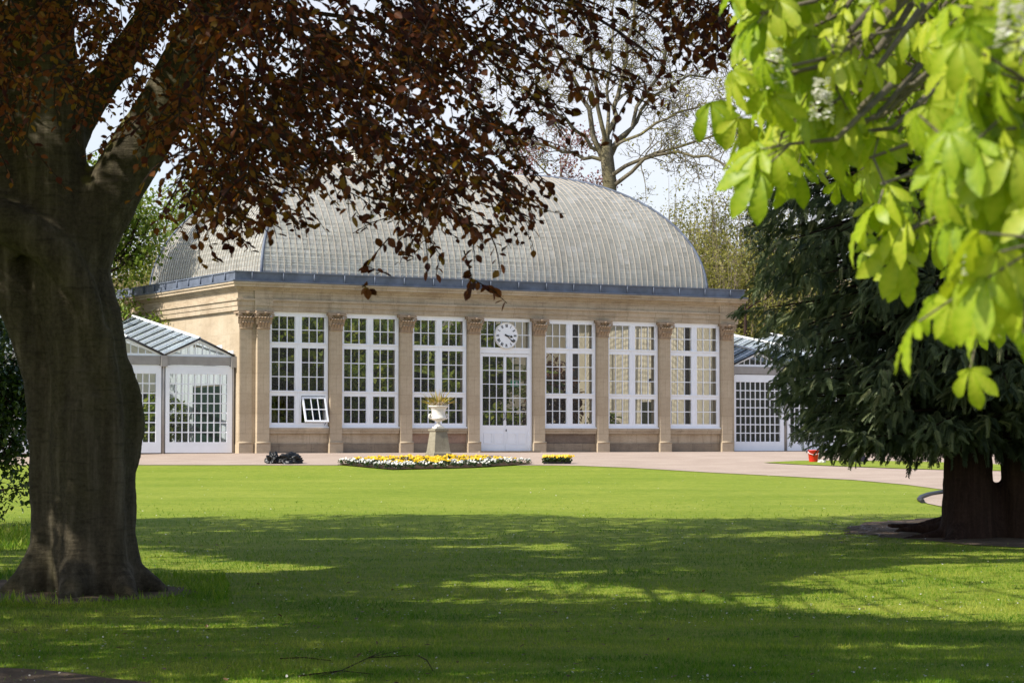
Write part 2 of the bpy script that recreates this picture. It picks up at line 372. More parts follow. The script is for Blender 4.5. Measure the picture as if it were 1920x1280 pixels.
xs = np.concatenate([np.arange(-600, -60, 45), np.arange(-60, 60, 3), np.arange(60, 601, 45)])
ys = np.concatenate([np.arange(-40, 60, 2), np.linspace(60, 71, 8), np.arange(73, 94, 3), np.array([94]), np.arange(100, 130, 6), np.array([130]), np.arange(160, 1000, 60)])
gx, gy = np.meshgrid(xs, ys); v = np.stack([gx, gy, T(gy)], -1).reshape(-1, 3)
nx, ny = len(xs), len(ys); idx = np.arange(nx*ny).reshape(ny, nx)
f = np.stack([idx[:-1, :-1], idx[:-1, 1:], idx[1:, 1:], idx[1:, :-1]], -1).reshape(-1, 4)
me = np_mesh('ground', v, f); me.materials.append(M['lawn']); me.materials.append(M['bank'])
me.polygons.foreach_set('material_index', (v[f].mean(1)[:, 1] > 92).astype(np.int32))
go = bpy.data.objects.new('ground', me); col.objects.link(go); tag(go, kind='structure')

def sheet(name, poly, dz, mat, step=.4, kind='structure', wob=0.0, nc=24):
    """a flat area laid on the ground; poly in x,y"""
    poly = np.asarray(poly, float); y0, y1 = poly[:, 1].min(), poly[:, 1].max()
    rows = np.linspace(y0+1e-4, y1-1e-4, max(3, int((y1-y0)/step))); V = []; F = []
    for y in rows:
        xsn = []
        for i in range(len(poly)):
            a, b = poly[i], poly[(i+1) % len(poly)]
            if (a[1]-y)*(b[1]-y) < 0: xsn.append(a[0] + (b[0]-a[0])*(y-a[1])/(b[1]-a[1]))
        x0, x1 = min(xsn), max(xsn)
        if wob:
            x0 += wob*mnoise.noise(Vector((y*2.1, 3.3, x0*.1))); x1 += wob*mnoise.noise(Vector((y*2.1, 9.7, x1*.1)))
        for k in range(nc+1):
            V.append((x0+(x1-x0)*k/nc, y, float(T(y))+dz))
    for i in range(len(rows)-1):
        for k in range(nc): F.append((i*(nc+1)+k, i*(nc+1)+k+1, (i+1)*(nc+1)+k+1, (i+1)*(nc+1)+k))
    me = bpy.data.meshes.new(name); me.from_pydata(V, [], F); o = link_mesh(name, me, mat); tag(o, kind=kind); return o
# ------------------------------------------------------------------ the glasshouse pavilion (local: x along the front, y inward, z up)
BO = (-7.783, 72.0, 1.42); BR = R(29.0)
def bworld(u, v, z=0.0):
    c, s = math.cos(BR), math.sin(BR); return (BO[0]+u*c-v*s, BO[1]+u*s+v*c, BO[2]+z)
pav = empty('glasshouse_pavilion', BO, BR)
tag(pav, 'sandstone glasshouse pavilion with a domed glass roof and seven tall white bays', 'glasshouse')
U0, U1, V0, V1 = -.75, 17.75, 0.0, 10.6
PIL = [0, 2.48, 4.96, 7.42, 9.87, 12.33, 14.81, 17.35]

# entablature as stacked courses, each a ring of four butted slabs
def ring(mb, out, inn, z0, z1):
    a0, a1, b0, b1 = U0-out, U1+out, V0-out, V1+out
    c0, c1, d0, d1 = U0+inn, U1-inn, V0+inn, V1-inn
    mb.box(a0, a1, b0, d0, z0, z1); mb.box(a0, a1, d1, b1, z0, z1); mb.box(a0, c0, d0, d1, z0, z1); mb.box(c1, a1, d0, d1, z0, z1)
e = MB()
for out, inn, z0, z1 in ((.10, .45, 4.43, 4.58), (.125, .45, 4.58, 4.74), (.17, .45, 4.74, 4.80), (.10, .45, 4.80, 5.05), (.15, .45, 5.05, 5.10), (.20, .45, 5.10, 5.16), (.30, .45, 5.16, 5.25), (.34, .45, 5.25, 5.31)):
    ring(e, out, inn, z0, z1)
# the break forward over the corner pilaster
for x0, x1, o_ in ((-.30, .30, .05), (17.05, 17.65, .05)):
    e.box(x0, x1, -.10-o_, -.102, 4.43, 4.58); e.box(x0, x1, -.125-o_, -.127, 4.58, 4.74); e.box(x0, x1, -.10-o_, -.102, 4.803, 5.047)
e.build('entablature', M['stone'], pav)
g = MB(); ring(g, .36, .2, 5.313, 5.36); ring(g, .26, .2, 5.36, 5.60); ring(g, .29, .2, 5.60, 5.635)
for u in np.arange(U0+.3, U1, 1.05): g.tube([(u, -.285, 5.36), (u, -.285, 5.60)], .022, 6)
for v in np.arange(V0+.5, V1, 1.05): g.tube([(U0-.285, v, 5.36), (U0-.285, v, 5.60)], .022, 6)
gut = g.build('lead_gutter', M['lead'], pav)
# flat lead behind the gutter up to the foot of the dome
g = MB(); g.box(U0+.2, U1-.2, V0+.2, .62, 5.44, 5.50); g.box(U0+.2, U1-.2, 9.98, V1-.2, 5.44, 5.50); g.box(U0+.2, .62, .62, 9.98, 5.44, 5.50); g.box(16.28, U1-.2, .62, 9.98, 5.44, 5.50)
g.build('roof_flat', M['lead'], pav)

# walls
wl = MB()
wl.box(U0, U0+.4, .42, V1-.4, .0, 4.43)                       # left flank
wl.box(U1-.4, U1, .42, V1-.4, .0, 4.43)
wl.box(U0, U1, V1-.4, V1, .0, 4.43)
for i, u in enumerate(PIL):                                    # piers behind the pilasters
    x0, x1 = u-.22, u+.22
    if i == 0: x0 = U0
    if i == 7: x1 = U1
    wl.box(x0, x1, .02, .42, .0, 4.43)
wl.build('wall', M['stone_smooth'], pav)
pl = MB()
for i in range(7):
    if i == 3: continue
    pl = MB(); pl.box(PIL[i]+.225, PIL[i+1]-.225, -.03, .40, 0, .30); pl.build('plinth', M['plinth'], pav)

for i in range(7):
    if i == 3: continue
    a = MB(); a.box(PIL[i]+.225, PIL[i+1]-.225, .01, .38, .302, .62); a.build('apron_panel', M['stone_sooty'] if i == 4 else M['stone_red'] if i == 2 else M['stone'], pav)
    a = MB(); a.box(PIL[i]+.225, PIL[i+1]-.225, -.07, .38, .622, .80); a.box(PIL[i]+.225, PIL[i+1]-.225, -.10, -.07, .72, .79); a.build('sill', M['stone'], pav)
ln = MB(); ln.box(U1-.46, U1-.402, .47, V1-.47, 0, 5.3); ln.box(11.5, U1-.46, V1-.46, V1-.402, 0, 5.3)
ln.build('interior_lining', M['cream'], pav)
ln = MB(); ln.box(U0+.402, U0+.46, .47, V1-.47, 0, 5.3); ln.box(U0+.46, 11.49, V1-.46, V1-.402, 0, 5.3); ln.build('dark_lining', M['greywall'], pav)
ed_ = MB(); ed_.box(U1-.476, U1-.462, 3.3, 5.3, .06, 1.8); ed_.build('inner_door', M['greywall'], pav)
fl = MB(); fl.box(U0+.41, U1-.41, .43, V1-.41, .005, .05); fl.build('floor', M['floor'], pav)
st = MB(); st.box(7.52, 9.78, -.35, .0, 0.002, .06); st.build('doorstep', M['plinth'], pav)
for a_, b_ in ((15.55, 7.2), (12.5, 8.0), (17.02, 1.95)): st = MB(); st.box(a_, a_+.16, b_, b_+.15, .05, 5.2); st.build('interior_post', M['dark'], pav)

# corinthian capital, shared by every pilaster
def capital_mesh():
    c = MB(); z0, z1 = 3.88, 4.43; hw = .20
    c.tube([(-.215, -.015, z0), (.215, -.015, z0)], .022, 6); c.box(-.21, .21, -.01, .30, z0-.015, z0+.02)
    for k in range(6):                                          # flaring bell
        a = k/6; b = (k+1)/6; w_ = hw-.02+.07*a*a
        c.box(-w_, w_, -.0-.055*a*a, .30, z0+.02+a*.44, z0+.02+b*.44-.0005)
    c.box(-.30, .30, -.13, .30, z1-.085, z1-.045); c.box(-.285, .285, -.11, .30, z1-.045, z1-.004)
    def leaf(x, y, zb, h, w_, side=0.0):                        # acanthus leaf curling outward
        pts = [(0, 0), (.02, .35), (.05, .7), (.11, .95), (.135, .84)]
        b = len(c.v)
        for o_, hh in pts:
            for sx in (-1, 0, 1):
                ww = w_*(1-.45*hh*hh)
                c.v.append((x+sx*ww+side*o_, y-o_*(1-abs(side)*.4)-(0.018 if sx == 0 else 0), zb+hh*h))
        for i in range(4):
            for j in range(2): c.f.append((b+i*3+j, b+i*3+j+1, b+i*3+j+4, b+i*3+j+3)); c.sm.append(False)
    for x in (-.155, -.05, .055, .16): leaf(x, -.02, z0+.02, .19, .05)
    for x in (-.2, -.10, 0, .10, .2): leaf(x, -.03, z0+.13, .24, .055)
    for sx in (-1, 1):                                          # volutes at the corners
        pts = [(sx*(.10+.13*k/9), -.06-.05*k/9, z0+.30+.16*math.sin(k/9*1.5)) for k in range(10)]
        c.tube(pts, .02, 5)
        sp = [(sx*.255+sx*.05*math.cos(q)*(1-q/11), -.125, z1-.15+.05*math.sin(q)*(1-q/11)) for q in np.linspace(0, 9, 22)]
        c.tube(sp, .016, 5)
        sp = [(sx*.06+sx*.035*math.cos(q)*(1-q/9), -.09, z1-.13+.035*math.sin(q)*(1-q/9)) for q in np.linspace(0, 7, 16)]
        c.tube(sp, .011, 5)
        leaf(sx*.215, .0, z0+.14, .24, .05, sx*.6)
    c.tube([(0, -.10, z1-.11), (0, -.155, z1-.03)], [.03, .05], 8)
    return c.mesh('capital')
capm = capital_mesh(); capm.materials.append(M['capital'])
def pilaster(u, v):
    p = MB()
    p.box(-.205, .205, 0, .30, .30, 3.86)                       # shaft
    p.box(-.19, .19, -.003, 0, 1.0, 3.6)
    p.box(-.225, .225, -.02, .30, .62, .66) if False else None
    p.box(-.235, .235, -.035, .30, .0, .30); p.tube([(-.235, -.02, .335), (.235, -.02, .335)], .035, 6); p.box(-.222, .222, -.018, .299, .30, .34)
    o = p.build('pilaster', M['stone_smooth'], pav); o.location = (u, v, 0)
    c = bpy.data.objects.new('capital', capm); col.objects.link(c); c.parent = o
    return o
for u in PIL: pilaster(u, -.14)
pilaster(-.53, -.005)

# windows
def bars_grid(mb, x0, x1, z0, z1, cols, rows, y0, y1, t_=.027):
    for i in range(1, cols):
        x = x0+(x1-x0)*i/cols; mb.box(x-t_/2, x+t_/2, y0, y1, z0, z1)
    for j in range(1, rows):
        z = z0+(z1-z0)*j/rows; mb.box(x0, x1, y0+.003, y1-.003, z-t_/2, z+t_/2)
def window(i):
    x0, x1 = PIL[i]+.232, PIL[i+1]-.232; m = (x0+x1)/2; W = MB(); y0, y1 = -.015, .11
    W.box(x0, x0+.085, y0, y1, .802, 4.425); W.box(x1-.085, x1, y0, y1, .802, 4.425)
    W.box(x0+.085, x1-.085, y0, y1, .802, .96); W.box(x0+.085, x1-.085, y0, y1, 4.28, 4.425)
    W.box(m-.10, m+.10, y0+.004, y1-.004, .96, 4.28)
    W.box(m-.012, m+.012, y0-.012, y0+.004, .96, 4.28)
    for z0, z1 in ((1.80, 1.95), (3.30, 3.46)):
        W.box(x0+.085, m-.10, y0+.008, y1-.008, z0, z1); W.box(m+.10, x1-.085, y0+.008, y1-.008, z0, z1)
        W.box(x0+.03, x1-.03, y0-.022, y0-.0015, z1-.03, z1+.015)
    W.box(x0-.02, x1+.02, y0-.05, y0-.001, .80, .845)
    for sx0, sx1, rt in ((x0+.085, m-.10, 0), (m+.10, x1-.085, 1)):
        for z0, z1, r_ in ((.96, 1.80, 2), (1.95, 3.30, 3), (3.46, 4.28, 2)):
            if i == 0 and rt and r_ == 2 and z0 < 1: continue
            bars_grid(W, sx0, sx1, z0, z1, 3, r_, .02, .06)
            for q in (sx0, sx1-.025): W.box(q, q+.025, .018, .062, z0, z1)
    o = W.build('window', M['white'], pav)
    G = MB(); 
    def q(a, b, c, d): G.box(a, b, .038, .042, c, d)
    if i == 0:
        q(x0+.05, m-.0, .93, 4.3); q(m+.002, x1-.05, 1.85, 4.3)
    else: q(x0+.05, x1-.05, .93, 4.3)
    G.build('pane', M['glass'], o)
    if i == 0:                                                  # the casement propped open at the foot
        cx0, cx1, h = m+.108, x1-.093, .83
        K = MB(); t_ = .055
        K.box(0, t_, -.02, .02, 0, h); K.box(cx1-cx0-t_, cx1-cx0, -.02, .02, 0, h); K.box(t_, cx1-cx0-t_, -.02, .02, 0, t_); K.box(t_, cx1-cx0-t_, -.02, .02, h-t_, h)
        bars_grid(K, t_, cx1-cx0-t_, t_, h-t_, 3, 2, -.015, .015)
        k = K.build('casement', M['white'], o); k.location = (cx0+.0, -.02, 1.80-h*math.cos(R(26))+.03); 
        k.location = (cx0, -.30, .985); k.rotation_euler = (R(-19), 0, 0); k['label'] = 'small casement propped open outward'
        g2 = MB(); g2.box(.03, cx1-cx0-.03, -.002, .002, .03, h-.03); g2.build('pane', M['glass'], k)
        s2 = MB(); s2.tube([(cx1-cx0-.02, -.0, .1), (cx1-cx0-.02, .30, .0)], .008, 5); s2.build('stay', M['dark'], k)
for i in (0, 1, 2, 4, 5, 6): window(i)
# door bay
x0, x1 = PIL[3]+.232, PIL[4]-.232; m = (x0+x1)/2
D = MB(); D.box(x0, x0+.075, -.01, .12, .0, 4.425); D.box(x1-.075, x1, -.01, .12, .0, 4.425); D.box(x0+.075, x1-.075, -.01, .12, 4.31, 4.425); D.box(x0+.075, x1-.075, -.01, .12, 3.26, 3.44); D.box(x0+.03, x1-.03, -.03, -.011, 3.40, 3.45)
bars_grid(D, x0+.075, x1-.075, 3.44, 4.31, 7, 2, .02, .06)
d = D.build('door_frame', M['white'], pav); G = MB(); G.box(x0+.05, x1-.05, .038, .042, 3.42, 4.33); G.build('pane', M['glass'], d)
lw = (x1-x0-.15)/2-.004
def door_leaf(xa, hinge_left):
    D = MB(); t_ = .085; tt = .045; a, b = (t_, tt) if hinge_left else (tt, t_)
    D.box(0, a, 0, .05, .02, 3.25); D.box(lw-b, lw, 0, .05, .02, 3.25); D.box(a, lw-b, 0, .05, 3.15, 3.25); D.box(a, lw-b, 0, .05, .80, .90)
    D.box(a, lw-b, .012, .04, .02, .80)
    for px0 in (a+.04, a+(lw-a-b)/2+.03):
        pw = (lw-a-b)/2-.07
        for q in ((px0, px0+pw, .62, .645), (px0, px0+pw, .30, .325), (px0, px0+.025, .325, .62), (px0+pw-.025, px0+pw, .325, .62)): D.box(q[0], q[1], -.006, .011, q[2], q[3])
    D.box(-.005 if hinge_left else 0, lw+(0 if hinge_left else .005), -.012, -.001, .02, .24)
    bars_grid(D, a, lw-b, .90, 3.15, 3, 5, .008, .042, .024)
    o = D.build('door_leaf', M['white'], pav); o.location = (xa, .02, 0)
    G = MB(); G.box(a-.02, lw-b+.02, .023, .027, .88, 3.17); G.build('pane', M['glass'], o)
    H = MB(); hx = lw-.045 if hinge_left else .045
    H.tube([(hx, -.005, 1.08), (hx+(.02 if hinge_left else -.02), -.05, 1.12), (hx+(.03 if hinge_left else -.03), -.05, 1.2), (hx+(.02 if hinge_left else -.02), -.05, 1.28), (hx, -.005, 1.32)], .012, 6); H.lathe([(.02, 0), (.02, .01)], (hx, -.005, 1.07), 8); H.lathe([(.02, 0), (.02, .01)], (hx, -.005, 1.32), 8)
    H.build('handle', M['black'], o)
door_leaf(x0+.075, True); door_leaf(m+.004, False)
H = MB(); H.box(m+.03, m+.055, -.0, .019, .70, .77); H.build('lock', M['black'], pav)

# the domed, hipped glass roof
RU0, RU1, RV0, RV1, RZ, RH = .1, 16.82, .3, 10.3, 5.50, 4.30
TT = (RV1-RV0)/2; NR = 40
def prof(s):
    """s 0..1 up the curve -> inset, height"""
    a = s*math.pi/2; return TT*(1-math.cos(a)), RH*math.sin(a)**1.0
arc = [0.0]
for k in range(1, NR+1):
    p0, p1 = prof((k-1)/NR), prof(k/NR); arc.append(arc[-1]+math.hypot(p1[0]-p0[0], p1[1]-p0[1]))
ROWS = arc[-1]/.185; RSP = .225
def side_pt(sd, a, t_, z):
    if sd == 0: return (a, RV0+t_, RZ+z)
    if sd == 1: return (a, RV1-t_, RZ+z)
    if sd == 2: return (RU0+t_, a, RZ+z)
    return (RU1-t_, a, RZ+z)
V = []; F = []; UV = []
for sd in range(4):
    lo, hi = (RU0, RU1) if sd < 2 else (RV0, RV1)
    for k in range(NR):
        (t0, z0), (t1, z1) = prof(k/NR), prof((k+1)/NR)
        q = [(lo+t0, t0, z0, arc[k]), (hi-t0, t0, z0, arc[k]), (hi-t1, t1, z1, arc[k+1]), (lo+t1, t1, z1, arc[k+1])]
        if sd in (1, 2): q = q[::-1]
        b = len(V)
        for a, t_, z, ar in q: V.append(side_pt(sd, a, t_, z)); UV.append((a/RSP, ar/arc[-1]*ROWS+sd*100))
        if k == NR-1 and sd >= 2: F.append((b, b+1, b+2, b+3))
        else: F.append((b, b+1, b+2, b+3))
me = bpy.data.meshes.new('roof'); me.from_pydata(V, [], F); me.polygons.foreach_set('use_smooth', [True]*len(F))
uv = me.uv_layers.new(name='UVMap')
for lp in me.loops: uv.data[lp.index].uv = UV[lp.vertex_index]
bmm = bmesh.new(); bmm.from_mesh(me); bmesh.ops.dissolve_degenerate(bmm, dist=1e-5, edges=bmm.edges); bmm.to_mesh(me); bmm.free()
roof = link_mesh('roof', me, M['roofglass'], pav)
# ribs: thin painted bars standing on the curve
V = []; F = []
def rib(sd, a, wd=.018, ht=.02):
    lo, hi = (RU0, RU1) if sd < 2 else (RV0, RV1)
    tm = min(TT, a-lo, hi-a); smax = math.acos(max(-1, min(1, 1-tm/TT)))/(math.pi/2); n = max(3, int(22*smax)); b = len(V)
    for k in range(n+1):
        s_ = smax*k/n; t_, z = prof(s_); an = s_*math.pi/2; nx_, nz_ = -math.cos(an)*RH, math.sin(an)*TT; ln_ = math.hypot(nx_, nz_); nx_, nz_ = nx_/ln_, nz_/ln_
        for da, h in ((-wd/2, -.004), (wd/2, -.004), (wd/2, ht), (-wd/2, ht)):
            V.append(side_pt(sd, a+da, t_+nx_*h, z+nz_*h))
    for k in range(n):
        for j in range(4): F.append((b+k*4+j, b+k*4+(j+1) % 4, b+(k+1)*4+(j+1) % 4, b+(k+1)*4+j))
for sd in range(4):
    lo, hi = (RU0, RU1) if sd < 2 else (RV0, RV1)
    a = lo+.12
    while a < hi-.1: rib(sd, a); a += RSP
me = bpy.data.meshes.new('rib'); me.from_pydata(V, [], F); link_mesh('roof_ribs', me, M['rib'], roof)
hb = MB()
for (ua, va) in ((RU0, RV0), (RU1, RV0), (RU0, RV1), (RU1, RV1)):
    pts = []
    for k in range(25):
        t_, z = prof(k/24); pts.append((ua+(t_ if ua < 5 else -t_), va+(t_ if va < 5 else -t_), RZ+z+.02))
    hb.tube(pts, .05, 6)
hb.tube([(RU0+TT, (RV0+RV1)/2, RZ+RH+.03), (RU1-TT, (RV0+RV1)/2, RZ+RH+.03)], .07, 6)
hb.build('hip_flashing', M['lead'], roof)
fb = MB(); fb.box(RU0-.04, RU1+.04, RV0-.05, RV0-.006, RZ-.03, RZ+.07); fb.box(RU0-.05, RU0-.006, RV0, RV1, RZ-.03, RZ+.07); fb.build('foot_rail', M['dark'], roof)
vb = MB(); cx, cy_ = 6.1, (RV0+RV1)/2
vb.box(cx-1.1, cx+1.1, cy_-.55, cy_+.55, RZ+RH-.06, RZ+RH+.10)
for k in range(6): vb.box(cx-.5, cx+.5, cy_-.34, cy_+.34, RZ+RH+.12+k*.075, RZ+RH+.16+k*.075)
vb.box(cx-.42, cx+.42, cy_-.28, cy_+.28, RZ+RH+.10, RZ+RH+.58); vb.prism([(cx-.62, RZ+RH+.58), (cx+.62, RZ+RH+.58), (cx, RZ+RH+.95)], cy_-.45, cy_+.45)
vb.build('roof_ventilator', M['dirtywhite'], pav)
# lower flank: rain pipe
rp = MB(); rp.tube([(U0-.07, .35, 0), (U0-.07, .35, 3.1)], .05, 8); rp.build('rain_pipe', M['steel'], pav)

# ------------------------------------------------------------------ glazed wings with ridge and furrow roofs
def wing(ustart, n, dirn, lab):
    """bays of 2.32 m running away from the pavilion, their fronts in line, each under a gabled glass roof"""
    rt = empty('glasshouse_wing', bworld(ustart, .30), BR); tag(rt, lab, 'glasshouse'); BW = 2.32; DP = 6.0; RISE = .16
    for k in range(n):
        a = k*BW*dirn; x0, x1 = (a, a+BW) if dirn > 0 else (a-BW, a); m = (x0+x1)/2
        P = MB(); P.tube([(x0 if dirn < 0 else x1, .02, 0), (x0 if dirn < 0 else x1, .02, 2.95)], .055, 10); P.box((x0 if dirn < 0 else x1)-.1, (x0 if dirn < 0 else x1)+.1, -.11, .12, 2.66, 3.0)
        if k == 0: P.build('post', M['steel'], rt); P = MB(); P.tube([(x1-.03 if dirn < 0 else x0+.03, .02, 0), (x1-.03 if dirn < 0 else x0+.03, .02, 2.95)], .05, 10); P.box((x1 if dirn < 0 else x0)-.12, (x1 if dirn < 0 else x0)+.10, -.11, .12, 2.66, 3.0)
        P.build('post', M['steel'], rt)
        lx0, lx1 = x0+.11, x1-.11
        B = MB(); B.box(lx0, lx1, -.06, .10, 2.72, 2.98); B.build('lintel', M['steel'], rt)
        # glazed panel
        D = MB(); y0, y1 = -.03, .05; f0, f1 = x0+.07, x1-.07
        D.box(f0, f0+.13, y0, y1, .03, 2.70); D.box(f1-.17, f1, y0, y1, .03, 2.70); D.box(f0+.13, f1-.17, y0, y1, .03, .36); D.box(f0+.13, f1-.17, y0, y1, 2.44, 2.70)
        bars_grid(D, f0+.13, f1-.17, .36, 2.44, 9, 7, -.01, .035, .034)
        d = D.build('glazed_door', M['white'], rt); G = MB(); G.box(f0+.1, f1-.14, .010, .014, .34, 2.46); G.build('pane', M['glass'], d)
        # gable
        Gb = MB(); ap = 3.50; ev = 2.985
        Gb.prism([(x0+.08, ev), (x1-.08, ev), (x1-.14, ev+.07), (x0+.14, ev+.07)], -.03, .04)
        Gb.prism([(x0+.02, ev+.03), (x0+.16, ev+.03), (m, ap-.09), (m, ap-.02)], -.028, .042); Gb.prism([(m, ap-.09), (x1-.16, ev+.03), (x1-.02, ev+.03), (m, ap-.02)], -.026, .044)
        for q in range(1, 9):
            x = x0+.1+(x1-x0-.2)*q/9; h = (ap-.09)-(abs(x-m)/(BW/2-.1))*(ap-ev-.1)
            if h > ev+.09: Gb.box(x-.012, x+.012, -.01, .03, ev+.06, h)
        gb = Gb.build('gable', M['white'], rt); G = MB(); G.prism([(x0+.16, ev+.05), (x1-.16, ev+.05), (m, ap-.08)], .008, .012); G.build('pane', M['glass'], gb)
        # roof: two glass slopes rising towards the back
        def rp_(x, y, up=0.0): 
            t_ = 1-abs(x-m)/(BW/2); return (x, y, ev+.02+(ap-ev)*t_+RISE*max(y, 0)*1.0+up)
        Rf = MB(); b = 0
        for xa, xb in ((x0+.01, m), (m, x1-.01)):
            b = len(Rf.v); Rf.v += [rp_(xa, -.05), rp_(xb, -.05), rp_(xb, DP), rp_(xa, DP)]; Rf.face([(0, 1, 2, 3)], b)
        rf = Rf.build('roof', M['wingglass'], rt)
        Br = MB(); Bd = MB()
        for j, y in enumerate(np.arange(.25, DP, .36)):
            for xa, xb in ((x0+.05, m), (m, x1-.05)):
                (Bd if j % 2 else Br).tube([rp_(xa, y, .025), rp_(xb, y, .025)], .022, 4, smooth=False)
        Br.tube([rp_(m, -.06, .03), rp_(m, DP, .03)], .05, 6); Br.tube([rp_(x0+.02, -.05, .0), rp_(x0+.02, DP, .0)], .05, 6); Br.tube([rp_(x1-.02, -.05, .0), rp_(x1-.02, DP, .0)], .05, 6)
        for xa, xb in ((x0+.02, m), (m, x1-.02)): Bd.tube([rp_(xa, -.075, .01), rp_(xb, -.075, .01)], .035, 6)
        Br.build('glazing_bars', M['white'], rf); Bd.build('dark_glazing_bars', M['dark'], rf)
    a0, a1 = (0, n*BW) if dirn > 0 else (-n*BW, 0)
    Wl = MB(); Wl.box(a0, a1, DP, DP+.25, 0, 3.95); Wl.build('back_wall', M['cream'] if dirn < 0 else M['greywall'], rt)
    if dirn < 0:
        for k in range(n):
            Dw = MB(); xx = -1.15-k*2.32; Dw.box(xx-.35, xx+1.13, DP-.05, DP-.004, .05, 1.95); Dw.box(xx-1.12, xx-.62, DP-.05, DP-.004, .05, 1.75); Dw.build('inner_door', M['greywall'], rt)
    E_ = MB(); e0 = a1 if dirn > 0 else a0-.2; E_.box(e0, e0+.2, .0, DP, 0, 3.4); E_.build('end_wall', M['stone_smooth'], rt)
    Fl = MB(); Fl.box(a0, a1, .06, DP, .005, .05); Fl.build('floor', M['floor'], rt)
    return rt
wp = MB(); wp.box(U0-.022, U0-.003, .45, 1.38, .3, 3.2); wp.box(U0-.022, U0-.003, 3.86, 6.2, .3, 3.6); wp.box(U0-.022, U0-.003, 1.38, 3.86, 2.16, 3.4); wp.build('white_panel', M['white'], pav)
sd_ = MB(); sd_.box(U0-.03, U0-.004, 1.40, 3.84, .02, 2.12); sd_.build('side_door', plain('dark_green_paint', (.018, .045, .032), .5, .3, .3, 2), pav)
wing(-.80, 5, -1, 'glazed wing with pleated glass roofs between the copper beech and the pavilion')
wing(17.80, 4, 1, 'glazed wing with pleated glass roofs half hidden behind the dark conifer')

# ------------------------------------------------------------------ clock hung before the fanlight
cl = empty('clock', bworld(8.645, -.06, 3.845), BR); tag(cl, 'round white clock with roman numerals hung in front of the door fanlight', 'clock')
CRD = .425
f = MB(); n = 40
ringp = [(CRD*math.cos(2*math.pi*k/n), 0, CRD*math.sin(2*math.pi*k/n)) for k in range(n)]
f.prism([(p[0], p[2]) for p in ringp], -.02, .05); fo = f.build('face', M['white'], cl)
r_ = MB(); r_.tube([(1.0*p[0]*.985, -.022, p[2]*.985) for p in ringp]+[(ringp[0][0]*.985, -.022, ringp[0][2]*.985)], .016, 6, cap=False); r_.build('rim', M['dirtywhite'], cl)
nm = MB()
def stroke(x0, z0, x1, z1, wd, ang):
    ca, sa = math.cos(ang), math.sin(ang); dx, dz = x1-x0, z1-z0; L2 = math.hypot(dx, dz); nx_, nz_ = -dz/L2*wd/2, dx/L2*wd/2
    q = []
    for x, z in ((x0-nx_, z0-nz_), (x1-nx_, z1-nz_), (x1+nx_, z1+nz_), (x0+nx_, z0+nz_)):
        z += .325; q.append((x*ca+z*sa, z*ca-x*sa))
    nm.prism(q, -.028, -.021)
ROM = ['XII', 'I', 'II', 'III', 'IIII', 'V', 'VI', 'VII', 'VIII', 'IX', 'X', 'XI']; WD = dict(I=.022, V=.05, X=.05)
for h, s_ in enumerate(ROM):
    ang = h*math.pi/6; tot = sum(WD[c] for c in s_); x = -tot/2
    for c in s_:
        w_ = WD[c]; a = x+.004; b = x+w_-.004; H2 = .05
        if c == 'I': stroke((a+b)/2, -H2, (a+b)/2, H2, .014, ang)
        elif c == 'V': stroke(a, H2, (a+b)/2, -H2, .015, ang); stroke((a+b)/2, -H2, b, H2, .008, ang)
        else: stroke(a, H2, b, -H2, .015, ang); stroke(a, -H2, b, H2, .008, ang)
        x += w_
nm.build('numerals', M['black'], cl)
def hand(name, ang, ln_, wd, blob):
    hm = MB(); ca, sa = math.cos(ang), math.sin(ang)
    pl_ = [(-wd*.7, -.07), (wd*.7, -.07), (wd*.5, ln_*.55), (blob, ln_*.72), (wd*.5, ln_*.86), (0, ln_), (-wd*.5, ln_*.86), (-blob, ln_*.72), (-wd*.5, ln_*.55)]
    hm.prism([(x*ca+z*sa, z*ca-x*sa) for x, z in pl_], -.04, -.032); return hm.build(name, M['black'], cl)
hand('hour_hand', R(101), .25, .026, .045); hand('minute_hand', R(130), .37, .022, .022)
bb = MB(); bb.tube([(0, -.045, 0), (0, -.02, 0)], .032, 12); bb.build('boss', M['black'], cl)

# exit sign and spotlights seen through the glass
ex = empty('exit_sign', bworld(9.42, .75, 2.30), BR); tag(ex, 'small green and white exit sign hanging inside the glazed door', 'sign')
s_ = MB(); s_.box(-.16, .16, 0, .02, -.11, .11); s_.build('board', plain('sign_green', (.05, .38, .20), .5, .3, .02), ex)
s_ = MB(); s_.box(-.13, .13, -.004, -.001, .075, .085); s_.box(-.13, .13, -.004, -.001, -.085, -.075)
s_.prism([(.03, .06), (.11, .06), (.11, -.06), (.03, -.06)], -.004, -.001)                                   # doorway
s_.lathe([(.012, 0), (.012, .003)], (-.055, -.004, .045), 8); s_.prism([(-.075, .035), (-.045, .035), (-.035, 0), (-.06, -.005)], -.004, -.001)
s_.prism([(-.06, 0), (-.045, 0), (-.02, -.06), (-.035, -.06)], -.004, -.001); s_.prism([(-.06, 0), (-.05, .002), (-.085, -.05), (-.10, -.045)], -.004, -.001)
s_.build('pictogram', M['white'], ex); s_ = MB(); s_.tube([(0, .01, .11), (0, .01, 2.6)], .008, 5); s_.build('hanger', M['dark'], ex)
sp = empty('spotlight', bworld(15.35, 1.5, 2.45), BR); tag(sp, 'black spotlight on a bracket behind the last window before the conifer', 'spotlight')
s_ = MB(); s_.tube([(.12, 0, .08), (-.16, -.02, .02)], [.09, .07], 10); s_.build('lamp_head', M['black'], sp)
s_ = MB(); s_.tube([(.25, .05, -.14), (.05, 0, -.16)], [.08, .065], 10); s_.build('lamp_head', M['black'], sp)
s_ = MB(); s_.tube([(.02, .02, -2.4), (.02, .02, .0)], .015, 6); s_.tube([(-.2, .02, .06), (.3, .02, -.1)], .012, 6); s_.build('stand', M['dark'], sp)

